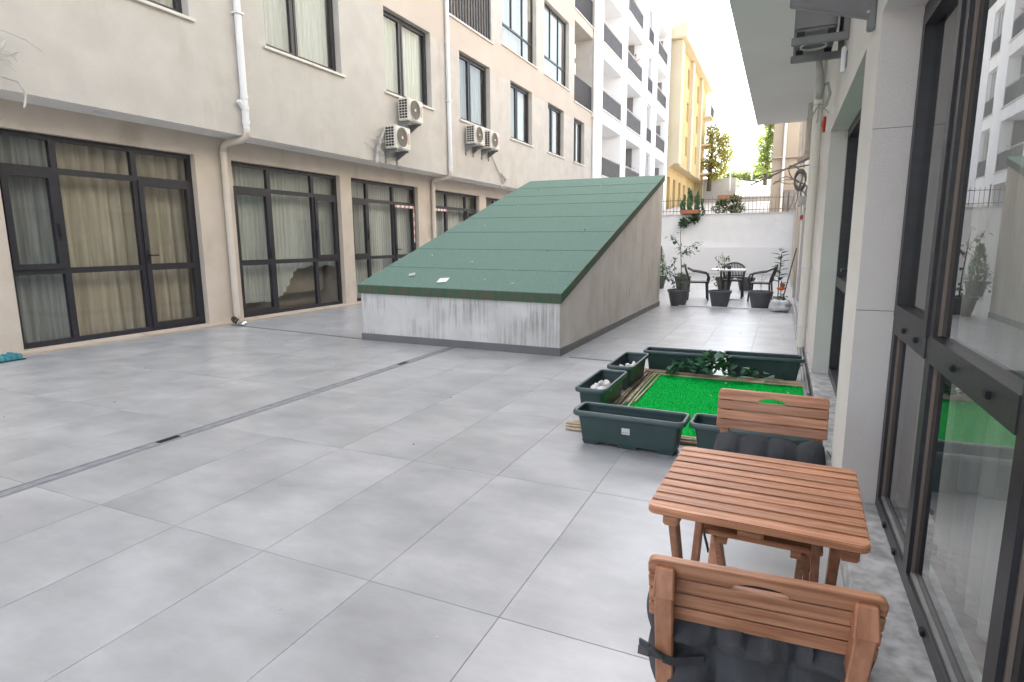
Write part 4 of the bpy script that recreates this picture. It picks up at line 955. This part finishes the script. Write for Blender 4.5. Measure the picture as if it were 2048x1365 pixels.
solo('paper_scraps', 'tiny white scraps scattered on the artificial turf', 'litter', b, m_card)['kind'] = 'stuff'

# bamboo trellis bundles
def cane(parent, a, c, r, seed):
    rnd = random.Random(seed); a = Vector(a); c = Vector(c); n = 9; pts = []; rs = []
    sd = (c-a).cross(Vector((0, 0, 1))).normalized(); bow = rnd.uniform(-.012, .012)
    for k in range(n+1):
        f = k/n; pts.append(a+(c-a)*f+sd*bow*math.sin(PI*f)); rs.append(r*(1-.12*f)*(1.13 if k % 2 else .97))
    return part('cane', MB().tube(pts, rs, 7), m_bamboo, parent, smooth=False)
t = thing('bamboo_trellis', 'folded bamboo cane trellis lying along the left planter boxes', 'trellis', (-1.14, 5.4, 0))
for k in range(6): cane(t, (-1.215+k*.029+rnd.uniform(-.004, .004), 4.70+rnd.uniform(-.1, .1)+.02*k, .012+.012*(k % 2)+.016*(k == 0)), (-1.245+k*.034, 6.16+rnd.uniform(-.06, .03), .014+.012*((k+1) % 2)), .0095, k)
t = thing('bamboo_trellis', 'folded bamboo cane trellis lying along the back planter boxes under the ivy', 'trellis', (-.5, 6.1, 0))
for k in range(7): cane(t, (-1.26+rnd.uniform(-.05, .03), 6.07+k*.022, .014+.016*(k % 2)), (.24+rnd.uniform(-.03, .03), 5.99+k*.026+rnd.uniform(-.006, .006), .014+.016*((k+1) % 2)), .0088, 20+k)
t = thing('bamboo_trellis', 'bamboo canes poking out from behind the nearest planter box', 'trellis', (-.7, 4.0, 0))
for k in range(6): cane(t, (-1.375+rnd.uniform(-.03, .03), 3.985+k*.016, .013+.018*(k % 3)), (.1, 4.02+k*.014-.02, .013+.012*((k+1) % 3)), .0095, 40+k)
# ivy
t = thing('ivy_garland', 'artificial ivy garland draped over the bamboo at the back of the turf', 'garland', (-.5, 6.1, .05))
rnd = random.Random(14); sp = [Vector((-1.02, 6.0, .05)), Vector((-.85, 6.1, .1)), Vector((-.66, 6.04, .08)), Vector((-.55, 6.06, .13)), Vector((-.38, 6.03, .09)), Vector((-.2, 6.08, .08)), Vector((0, 6.05, .07)), Vector((.13, 6.1, .1))]
part('stem', MB().tube(sp, .004, 5), m_leafd, t)
lm = []
for mat_ in (m_ivy, m_ivyp):
    q = MB().add([(0, 0, 0), (.022, -.008, .003), (.034, .012, .0), (.02, .034, -.002), (0, .062, -.008), (-.02, .034, -.002), (-.034, .012, 0), (-.022, -.008, .003), (0, .025, -.006)], [(8, i, i+1) for i in range(7)]+[(8, 7, 0)]); lm.append(mesh(q, 'leaf', mat_, smooth=True))
def hl(x): return math.exp(-((x+.55)/.22)**2)
for k in range(130):
    f = rnd.random(); f = f*.9 if rnd.random() < .4 else max(0, min(1, rnd.gauss(.38, .12))); i = min(6, int(f*7)); p = sp[i].lerp(sp[i+1], f*7-i)
    o = part('leaf', lm[1 if rnd.random() < .22 else 0], None, t); ht = .05+.11*hl(p.x)
    o.location = p-Vector((-.5, 6.1, .05))+Vector((rnd.gauss(0, .035), rnd.gauss(-.01, .05), rnd.uniform(-.03, ht))); s_ = rnd.uniform(.8, 1.3); o.scale = (s_, s_, s_)
    o.rotation_euler = (rnd.uniform(-.2, 1.3), rnd.uniform(-.7, .7), rnd.uniform(0, 6.28))
t = thing('dried_flowers', 'brown dried flower heads on the turf behind the far wooden chair', 'dried flowers', (.06, 4.9, .02)); rnd = random.Random(3)
for k, (x, y) in enumerate(((.03, 4.95), (.07, 4.9), (.15, 4.82), (.18, 4.86))):
    b = MB()
    for j in range(26): b.leaf((x+rnd.gauss(0, .014), y+rnd.gauss(0, .014), .03+rnd.random()*.025), (rnd.gauss(0, 1), rnd.gauss(0, 1), rnd.random()), (0, 0, 1), .035, .02)
    part('flower_head', b, m_brleaf, t)

# ------------------------------------------------------------------ wooden table and chairs
TB = thing('table', 'small square slatted wooden folding table in front of the big window', 'table', (-.02, 1.70, 0), R(-2.0))
TW, TD, TH = .505, .515, .70
ns = 10; pitch = TD/ns
sm = mesh(MB().box(-TW/2, TW/2, -pitch/2+.003, pitch/2-.003, -.02, 0), 'slat', m_wood, bevel=.004)
def rounded_slat(W, D, r, corners):
    pts = []; 
    def corner(cx, cy, a0, rr_):
        if rr_ == 0: pts.append((cx, cy)); return
        for k in range(5): a = R(a0+90*k/4); pts.append((cx-math.copysign(rr_, cx)+rr_*math.cos(a), cy-math.copysign(rr_, cy)+rr_*math.sin(a)))
    corner(W/2, D/2, 0, r if 'N' in corners else 0); corner(-W/2, D/2, 90, r if 'N' in corners else 0); corner(-W/2, -D/2, 180, r if 'S' in corners else 0); corner(W/2, -D/2, 270, r if 'S' in corners else 0)
    n = len(pts); b = MB(); b.v = [(x, y, -.02) for x, y in pts]+[(x, y, 0) for x, y in pts]
    b.f = [tuple(reversed(range(n))), tuple(range(n, 2*n))]+[(k, (k+1) % n, n+(k+1) % n, n+k) for k in range(n)]; b.m = [0]*len(b.f); return b
endN = mesh(rounded_slat(TW, pitch-.006, .022, 'N'), 'slat', m_wood, bevel=.003); endS = mesh(rounded_slat(TW, pitch-.006, .022, 'S'), 'slat', m_wood, bevel=.003)
for k in range(ns):
    o = part('slat', endS if k == 0 else endN if k == ns-1 else sm, None, TB); o.location = (0, -TD/2+pitch*(k+.5), TH)
for x in (-TW/2+.06, TW/2-.04): part('batten', MB().box(x-.02, x+.02, -TD/2+.012, TD/2-.012, TH-.05, TH-.0205), m_wood, TB, True, bevel=.004)
part('batten', MB().box(-.03, .03, -TD/2+.01, TD/2-.01, TH-.04, TH-.0205), m_wood, TB, True, bevel=.004)
for x, s_, o_ in ((-TW/2+.055, 1, 0), (TW/2-.065, 1, 0)):
    part('leg', MB().bar((x, -.19, TH-.03), (x, .17, .0), .022, .042), m_woodv, TB, True, bevel=.003)
    xi = x+(.03 if x < 0 else -.03); part('leg', MB().bar((xi, .19, TH-.03), (xi, -.17, .0), .022, .042), m_woodv, TB, True, bevel=.003)
for y, z, dx in ((-.055, .42, 0), (.1, .14, 0), (-.1, .14, .03)):
    part('stretcher', MB().bar((-TW/2+.067+dx, y, z), (TW/2-.077-dx, y, z), .05, .02, (0, .4, 1)), m_wood, TB, True, bevel=.003)

def cushion(parent_label, loc, rz, path, W, T, ncol, nrow, seed, ku=.5, kv=.5, sc=.05, rows=None, front=1., pressed=False):
    """tufted pad following a bent path given in the local y-z plane"""
    P_ = [Vector((0, y, z)) for y, z in path]; Ls = [0]
    for i in range(len(P_)-1): Ls.append(Ls[-1]+(P_[i+1]-P_[i]).length)
    tot = Ls[-1]; NU, NS = 48, 44
    def at(s_):
        for i in range(len(P_)-1):
            if s_ <= Ls[i+1]+1e-9: return P_[i].lerp(P_[i+1], (s_-Ls[i])/(Ls[i+1]-Ls[i]))
        return P_[-1]
    def norm(s_):
        a = at(max(0, s_-.04)); c = at(min(tot, s_+.04)); d = (c-a).normalized(); return Vector((0, -d.z, d.y)) * -1
    b = MB(); rnd = random.Random(seed)
    for side in (1, -1):
        for j in range(NS+1):
            v = j/NS
            for i in range(NU+1):
                u = i/NU; uu_ = 2*u-1; vv = 2*v-1
                s_ = v*tot*(1-sc*(1-abs(math.sin(PI*u*ncol))**.6)*v**4); c = at(s_); nn = norm(s_)
                e_ = max(0, (1-abs(uu_)**5))**.5*max(0, (1-abs(vv)**6))**.5
                tu = abs(math.sin(PI*u*ncol)); tv = abs(math.sin(PI*v*nrow)) if rows is None else next(math.sin(PI*(v-a_)/(b_-a_)) for a_, b_ in zip(rows, rows[1:]) if v <= b_+1e-9); tv = max(0, tv); puff = (1-ku+ku*tu**.55)*(1-kv+kv*tv**.55)
                wr = 1+.16*noise.noise(Vector((u*9, v*9, seed)))+.10*noise.noise(Vector((u*34, v*14, seed+3)))
                th = T/2*e_*puff*wr*(front if side < 0 else 1)
                wx = W/2*uu_*(1-.05*(1-tv)*abs(uu_)**8)
                edge = .012*noise.noise(Vector((u*5, v*5, seed+9)))
                p = c+nn*(th*side)+Vector((wx, 0, edge))
                if pressed and p.z > .64: p.y = min(p.y, .305 if p.z < .649 else .235+.325*(p.z-.64))  # squeezed under the lowest back slat
                b.v.append(tuple(p))
    st = (NS+1)*(NU+1)
    for side in (0, 1):
        for j in range(NS):
            for i in range(NU):
                a = side*st+j*(NU+1)+i; q = (a, a+1, a+NU+2, a+NU+1); b.f.append(q if side == 0 else q[::-1]); b.m.append(0)
    t = thing('cushion', parent_label, 'cushion', loc, rz, group='charcoal tufted chair cushions')
    part('pad', b, m_cush, t, True, smooth=True); return t

# chair built facing -y (its back at +y), then copied
def make_chair(label, loc, rz):
    t = thing('folding_chair', label, 'chair', loc, rz, group='wooden folding chairs at the small table')
    W = .39
    def back(z): return .255+.325*(z-.64)
    # top slat with a half moon grip
    def bs(z0, z1, grip=False, rnd_top=False):
        b = MB(); x = [-W/2, W/2]; y0 = back((z0+z1)/2); n = 12
        if grip:
            lower = [(-W/2, z0)]+[(-.048, z0)]+[(-.048*math.cos(PI*k/n), z0+.015*math.sin(PI*k/n)) for k in range(1, n)]+[(.048, z0), (W/2, z0)]
        else: lower = [(-W/2, z0), (W/2, z0)]
        upper = [(W/2, z1-.012), (W/2-.004, z1-.004), (W/2-.012, z1), (-W/2+.012, z1), (-W/2+.004, z1-.004), (-W/2, z1-.012)] if rnd_top else [(W/2, z1), (-W/2, z1)]
        pr = lower+upper; m = len(pr)
        b.v = [(px, back(pz)-.0125, pz) for px, pz in pr]+[(px, back(pz)+.009, pz) for px, pz in pr]
        b.f = [tuple(range(m)), tuple(reversed(range(m, 2*m)))]+[((k+1) % m, k, m+k, m+(k+1) % m) for k in range(m)]; b.m = [0]*len(b.f); return b
    zs_ = [(.652, .6845), (.688, .7205), (.724, .7565), (.760, .797)]
    for k, (z0, z1) in enumerate(zs_): part('back_slat', bs(z0, z1, k == 3, k == 3), m_wood, t, True, bevel=.0025, seg=1)
    for x in (-W/2+.032, W/2-.032):
        a = (x, back(.785)+.03, .785); c = (x, back(.42)+.028, .42)
        b = MB().add([(x-.017, back(.735)+.0095, .735), (x+.017, back(.735)+.0095, .735), (x+.017, back(.735)+.047, .735), (x-.017, back(.735)+.047, .735),
                      (x-.017, back(.775)+.0095, .785), (x+.017, back(.775)+.0095, .785), (x+.017, back(.775)+.022, .785), (x-.017, back(.775)+.022, .785)],
                     [(4, 5, 6, 7), (0, 1, 5, 4), (1, 2, 6, 5), (2, 3, 7, 6), (3, 0, 4, 7)])
        o = len(b.v); b.v += [(x-.017, back(.30)+.0095, .30), (x+.017, back(.30)+.0095, .30), (x+.017, back(.30)+.047, .30), (x-.017, back(.30)+.047, .30)]
        b.f += [(0, o, o+1, 1)[::-1], (1, o+1, o+2, 2)[::-1], (2, o+2, o+3, 3)[::-1], (3, o+3, o, 0)[::-1]]; b.m += [0]*4
        o = len(b.v); b.v += [(x-.017, -.03, 0), (x+.017, -.03, 0), (x+.017, .012, 0), (x-.017, .012, 0)]
        i0 = o-4; b.f += [(i0, o, o+1, i0+1)[::-1], (i0+1, o+1, o+2, i0+2)[::-1], (i0+2, o+2, o+3, i0+3)[::-1], (i0+3, o+3, o, i0)[::-1], (o, o+1, o+2, o+3)]; b.m += [0]*5
        part('back_post', b, m_woodv, t, True, bevel=.003, seg=1)
        xi = x+(.035 if x < 0 else -.035); part('leg', MB().bar((xi, -.17, .415), (xi, .23, 0), .024, .036), m_woodv, t, True, bevel=.003)
    for k in range(6): part('seat_slat', MB().box(-W/2+.01, W/2-.01, -.2+k*.064, -.2+k*.064+.052, .418, .436), m_wood, t, True, bevel=.003)
    for x in (-.11, .11): part('seat_rail', MB().box(x-.015, x+.015, -.19, .19, .39, .4175), m_wood, t, True)
    for y, z in ((.145, .1), (.05, .16)): part('stretcher', MB().box(-W/2+.05, W/2-.05, y-.01, y+.01, z-.018, z+.018), m_wood, t, True)
    return t
ch1 = make_chair('slatted wooden folding chair on the far side of the table facing the camera', (-.008, 2.115, 0), R(-1.5))
ch2 = dup(ch1); ch2.location = (-.016, 1.352, 0); ch2.rotation_euler = (0, 0, PI+R(3.2)); ch2['label'] = 'slatted wooden folding chair in the foreground seen from behind'
pth = [(-.2, .475), (-.05, .475), (.08, .475), (.13, .485), (.165, .52), (.19, .57), (.215, .65)]
def straps(t, side_pts):
    for pts in side_pts:
        b = MB()
        for i in range(len(pts)-1): b.bar(pts[i], pts[i+1], .004, .016, (1, 0, 0))
        part('tie', b, m_cush, t, True)
c1 = cushion('charcoal tufted cushion on the far wooden chair behind the table', (-.008, 2.115, 0), R(-1.5), pth, .39, .09, 4, 3, 1, .33, .35, .03)
straps(c1, [[(-.17, -.2, .45), (-.165, -.215, .43), (-.155, -.21, .39), (-.15, -.2, .36)], [(.16, -.2, .45), (.155, -.215, .42), (.15, -.21, .37)]])
c2 = cushion('charcoal tufted cushion on the foreground wooden chair', (-.016, 1.352, 0), PI+R(3.2), [(-.2, .48), (0, .48), (.1, .478), (.155, .478), (.188, .515), (.203, .55), (.215, .6), (.215, .65), (.2, .71)], .415, .19, 3, 3, 2, .6, .92, .03, (0, .4, .8, 1), .35, True)
straps(c2, [[(.09, .25, .565), (.145, .29, .575), (.163, .292, .58), (.19, .288, .582), (.213, .272, .572)], [(.163, .293, .583), (.19, .292, .598), (.21, .285, .6)], [(-.09, .25, .54), (-.15, .285, .54), (-.17, .285, .54), (-.2, .27, .56), (-.222, .25, .60)], [(-.17, .285, .54), (-.2, .27, .525), (-.207, .262, .5)]])

# ------------------------------------------------------------------ far seating group, pots and clutter
def pot(t, c, r, h, mat=None):
    x, y = c
    part('pot', MB().lathe([(.0, .0), (r*.66, .0), (r*.92, h*.82), (r*.92, h*.84), (r, h*.86), (r*1.02, h*.95), (r*.98, h), (r*.92, h), (r*.88, h*.86), (0, h*.85)], (x, y, 0), 28), mat or m_potg, t, smooth=False)
    part('soil', MB().lathe([(0, h*.872), (r*.9, h*.872)], (x, y, 0), 20), m_soil, t)
def stemplant(t, c, h0, pts, leaves, L, W, seed, mats, sr=.009):
    rnd = random.Random(seed); b = MB(); f = MB(); x, y = c
    for i, br in enumerate(pts):
        P_ = [Vector((x+px, y+py, h0+pz)) for px, py, pz in br]; b.tube(P_, [sr*(1-.6*k/(len(P_)-1))*(1 if i == 0 else .6) for k in range(len(P_))], 6)
    for k in range(leaves):
        br = pts[rnd.randrange(len(pts))]; i = rnd.randrange(len(br)-1); fr_ = rnd.random()
        p = Vector(br[i]).lerp(Vector(br[i+1]), fr_)
        if br is pts[0] and p.z < .35*br[-1][2] : p = Vector(pts[-1][-1]) if len(pts) > 1 else p
        d = Vector((rnd.gauss(0, 1), rnd.gauss(0, 1), rnd.gauss(-.1, .5))).normalized(); p = p+Vector((x, y, h0))+d*rnd.uniform(.01, .06); f.leaf(p, d+Vector((0, 0, -.3)), (rnd.gauss(0, .4), rnd.gauss(0, .4), 1), L*rnd.uniform(.7, 1.3), W*rnd.uniform(.7, 1.3), rnd.randrange(len(mats)))
    part('stem', b, m_bark, t); part('foliage', f, mats, t)
t = thing('potted_plant', 'tall leafy shrub in the left of three dark grey pots in a row', 'potted plant', (-1.99, 13.05, 0), group='plants in three dark grey pots')
pot(t, (-1.99, 13.05), .235, .345)
stemplant(t, (-1.99, 13.05), .3, [[(.05, 0, 0), (.04, 0, .5), (.01, 0, .9), (-.01, 0, 1.3)], [(.03, 0, .75), (.15, 0, .95), (.28, 0, .98), (.4, 0, 1.05)], [(.02, 0, .9), (-.1, 0, 1.1), (-.22, 0, 1.2)],
    [(.02, 0, .8), (.14, 0, .85), (.28, .0, .84)], [(-.02, 0, .0), (-.08, 0, .3), (-.12, 0, .6), (-.1, 0, .75)], [(-.05, 0, 0), (-.16, 0, .25), (-.28, 0, .3), (-.36, 0, .18)], [(0, 0, 0), (.08, .05, .18), (.16, 0, .24)], [(-.1, 0, .3), (-.24, 0, .42), (-.3, 0, .52)]], 190, .085, .045, 3, [m_leaf, m_leafd], .012)
t = thing('potted_plant', 'short leafy sapling in the middle of three dark grey pots in a row', 'potted plant', (-1.14, 13.05, 0), group='plants in three dark grey pots')
pot(t, (-1.14, 13.05), .235, .345)
stemplant(t, (-1.14, 13.05), .3, [[(.03, 0, 0), (.02, 0, .4), (.01, 0, .84)], [(.02, 0, .4), (-.05, 0, .6), (-.07, 0, .78)], [(.02, 0, .5), (.08, 0, .66), (.09, 0, .76)], [(0, 0, .1), (-.09, 0, .2), (-.1, 0, .34)]], 80, .065, .035, 6, [m_leaf], .008)
t = thing('potted_plant', 'nearly bare twig in the right of three dark grey pots in a row', 'potted plant', (-.355, 13.1, 0), group='plants in three dark grey pots')
pot(t, (-.355, 13.1), .24, .35)
stemplant(t, (-.355, 13.1), .3, [[(.01, 0, 0), (.0, 0, .2), (.03, 0, .42)], [(.0, 0, .2), (.09, 0, .34)], [(0, 0, .15), (-.06, 0, .3)]], 10, .06, .02, 8, [m_leafl], .006)
for i, (x, y, L) in enumerate(((-2.6, 17.7, 'dark pot with a small bush behind the left wicker chair'), (-.87, 17.6, 'dark empty pot behind the far table, right'), (-1.45, 17.7, 'dark empty pot behind the far table, left'))):
    t = thing('potted_plant' if i == 0 else 'pot', L, 'pot', (x, y, 0), group='dark pots behind the far table'); pot(t, (x, y), .24, .36)
    if i == 0: stemplant(t, (x, y), .3, [[(0, 0, 0), (0, 0, .2)], [(0, 0, .05), (.12, 0, .15)], [(0, 0, .05), (-.1, 0, .16)]], 60, .08, .05, 2, [m_leaf])
t = thing('potted_plant', 'dense conifer shrub in a dark pot peeping out beside the shed', 'potted plant', (-3.28, 17.6, 0)); pot(t, (-3.28, 17.6), .24, .36)
b = MB(); rnd = random.Random(6)
for k in range(600):
    z = rnd.random(); r_ = .24*(1-z)**.7+.02; a = rnd.random()*6.28; p = Vector((-3.28+r_*math.cos(a)*rnd.uniform(.5, 1), 17.6+r_*math.sin(a), .36+z*.85)); b.leaf(p, (math.cos(a)*.5, math.sin(a)*.5, 1), (math.cos(a), math.sin(a), 0), .1, .022)
part('foliage', b, [m_leaf], t); part('stem', MB().tube([(-3.28, 17.6, .3), (-3.28, 17.6, 1.1)], .015, 6), m_bark, t)

def wicker_chair(label, loc, rz):
    """plastic wicker armchair facing +y"""
    t = thing('wicker_chair', label, 'chair', loc, rz, group='charcoal wicker armchairs round the far table')
    b = MB(); b.box(-.23, .23, -.22, .22, .40, .435); part('seat', b, m_wick, t, True, bevel=.012)
    for x in (-.22, .22):
        for y, dx in ((.2, .01), (-.2, .02)): part('leg', MB().tube([(x, y, .41), (x+math.copysign(dx, x), y+math.copysign(.03, y), 0)], .02, 8), m_wick, t, True)
    for s_ in (-1, 1):
        part('armrest', MB().tube([(s_*.235, .22, .40), (s_*.26, .24, .52), (s_*.27, .2, .62), (s_*.275, .05, .655), (s_*.27, -.12, .68), (s_*.24, -.24, .74)], .02, 8), m_wick, t, True, smooth=True)
    arch = [(.22*math.cos(a)*1.13, -.27-.05*math.sin(a), .66+.17*math.sin(a)) for a in [PI*k/12 for k in range(13)]]
    arch = [(.2, -.2, .42), (.24, -.23, .55)]+arch+[(-.24, -.23, .55), (-.2, -.2, .42)]
    part('back_frame', MB().tube(arch, .02, 8), m_wick, t, True, smooth=True)
    b = MB()
    for k in range(13):
        x = -.21+k*.035; zt = .66+.17*math.sqrt(max(0, 1-(x/.249)**2)); b.bar((x, -.235, .47), (x*1.02, -.285, zt), .022, .008, (1, 0, 0))
    for z in (.47, .52): b.bar((-.22, -.24, z), (.22, -.24, z), .02, .014, (0, 0, 1))
    part('back_weave', b, m_wick, t, True)
    return t
wc = wicker_chair('charcoal wicker armchair left of the far table, turned to it', (-1.78, 14.55, 0), R(-80))
for x, y, rz, L in ((-1.06, 15.35, 180, 'charcoal wicker armchair behind the far table, facing the camera'), (-.40, 14.6, 85, 'charcoal wicker armchair right of the far table, turned to it')):
    c = dup(wc); c.location = (x, y, 0); c.rotation_euler = (0, 0, R(rz)); c['label'] = L
t = thing('bistro_table', 'white topped pedestal table between the wicker armchairs', 'table', (-1.12, 14.6, 0))
part('top', MB().box(-1.5, -.74, 14.25, 14.98, .69, .72), m_wtop, t, bevel=.008)
part('pedestal', MB().tube([(-1.1, 14.62, .69), (-1.1, 14.62, .03)], .04, 10), m_wick, t)
part('foot', MB().bar((-1.35, 14.62, .015), (-.85, 14.62, .015), .06, .03, (0, 1, 0)).bar((-1.1, 14.37, .018), (-1.1, 14.87, .018), .06, .03, (1, 0, 0)), m_chrome, t)
part('napkin_holder', MB().box(-1.14, -1.06, 14.6, 14.66, .72, .8), m_wick, t)
t = thing('potted_plant', 'broad leaved rubber plant in a pale planter against the right wall', 'potted plant', (-.02, 14.3, 0))
part('pot', MB().box(-.15, .12, 14.15, 14.45, 0, .13), m_sill, t, bevel=.01); part('soil', MB().box(-.13, .1, 14.17, 14.43, .13, .134), m_soil, t)
b = MB().tube([(-.03, 14.3, .12), (-.03, 14.3, .6), (-.01, 14.3, 1.08)], .012, 6).tube([(.03, 14.3, .12), (.02, 14.3, .5)], .01, 6); part('stem', b, m_bark, t)
rnd = random.Random(11)
for k in range(20):
    z = .42+k*.037; a = k*2.4; q = MB(); q.leaf((-.02, 14.3, z), (math.cos(a), math.sin(a)*.6, .35), (0, 0, 1), .2*rnd.uniform(.7, 1.15), .11); part('leaf', q, m_leafd, t, smooth=True)
t = thing('orange_bowl', 'orange plastic bowl hung in the rubber plant by the wall', 'bowl', (.03, 14.2, .3))
part('bowl', MB().lathe([(.02, 0), (.08, .02), (.1, .06), (.095, .062), (.07, .03), (0, .02)], (.03, 14.16, .29), 18), m_orange, t, smooth=True); part('terracotta_cup', MB().lathe([(.0, 0), (.045, 0), (.055, .08), (.05, .08)], (.05, 14.16, .36), 14), m_terra, t)
t = thing('broom', 'thin dark stick of a broom leaning against the right wall', 'broom', (.1, 14.0, 0)); part('handle', MB().tube([(.06, 13.95, .05), (.27, 14.05, 1.2)], .012, 7), m_grafr, t)
b = MB(); foliage(b, (.06, 13.9, .14), (.07, .06, .1), 60, .08, .02, random.Random(1)); part('bristles', b, m_leafd, t)
t = thing('sack', 'white plastic sack slumped on the floor by the right wall', 'sack', (.0, 12.5, 0))
b = MB().blob((.02, 12.55, .1), (.2, .17, .12), 0, 3, .45, 22, 14); b.v = [(x, y, max(z, .002)) for x, y, z in b.v]; part('body', b, m_bag, t, smooth=True)
b = MB().blob((.14, 12.6, .16), (.07, .06, .07), 0, 7, .8, 12, 8); part('knot', b, m_bag, t, smooth=True)
solo('floor_strip', 'white strip lying across the floor in front of the three pots', 'strip', MB().bar((-1.95, 12.86, .012), (-.12, 12.78, .012), .024, .05, (0, 0, 1)), m_pvc, bevel=.004)
t = thing('folded_cloth', 'turquoise cloth folded on the tiles at the left edge', 'cloth', (-8.6, 3.9, 0))
b = MB()
for k in range(9): b.box(-8.72, -8.45, 3.42+k*.062, 3.42+k*.062+.06, .0, .05+.012*((k*7) % 3)); 
part('layers', b, m_teal, t, bevel=.012); part('underlay', MB().box(-8.74, -8.42, 3.40, 3.99, .001, .012), m_blk, t)
# small debris on the tiles
b = MB(); rnd = random.Random(77)
for k in range(60):
    x = rnd.uniform(-8, .2); y = rnd.uniform(.5, 12)
    if -5.6 < x < -2.2 and y > 6.5: continue
    b.box(x, x+rnd.uniform(.004, .014), y, y+rnd.uniform(.004, .012), .0005, .004, rnd.randrange(2))
o = part('floor_debris', b, [m_card, m_brleaf]); tag(o, 'tiny crumbs and specks scattered over the grey tiles', 'debris', kind='stuff')
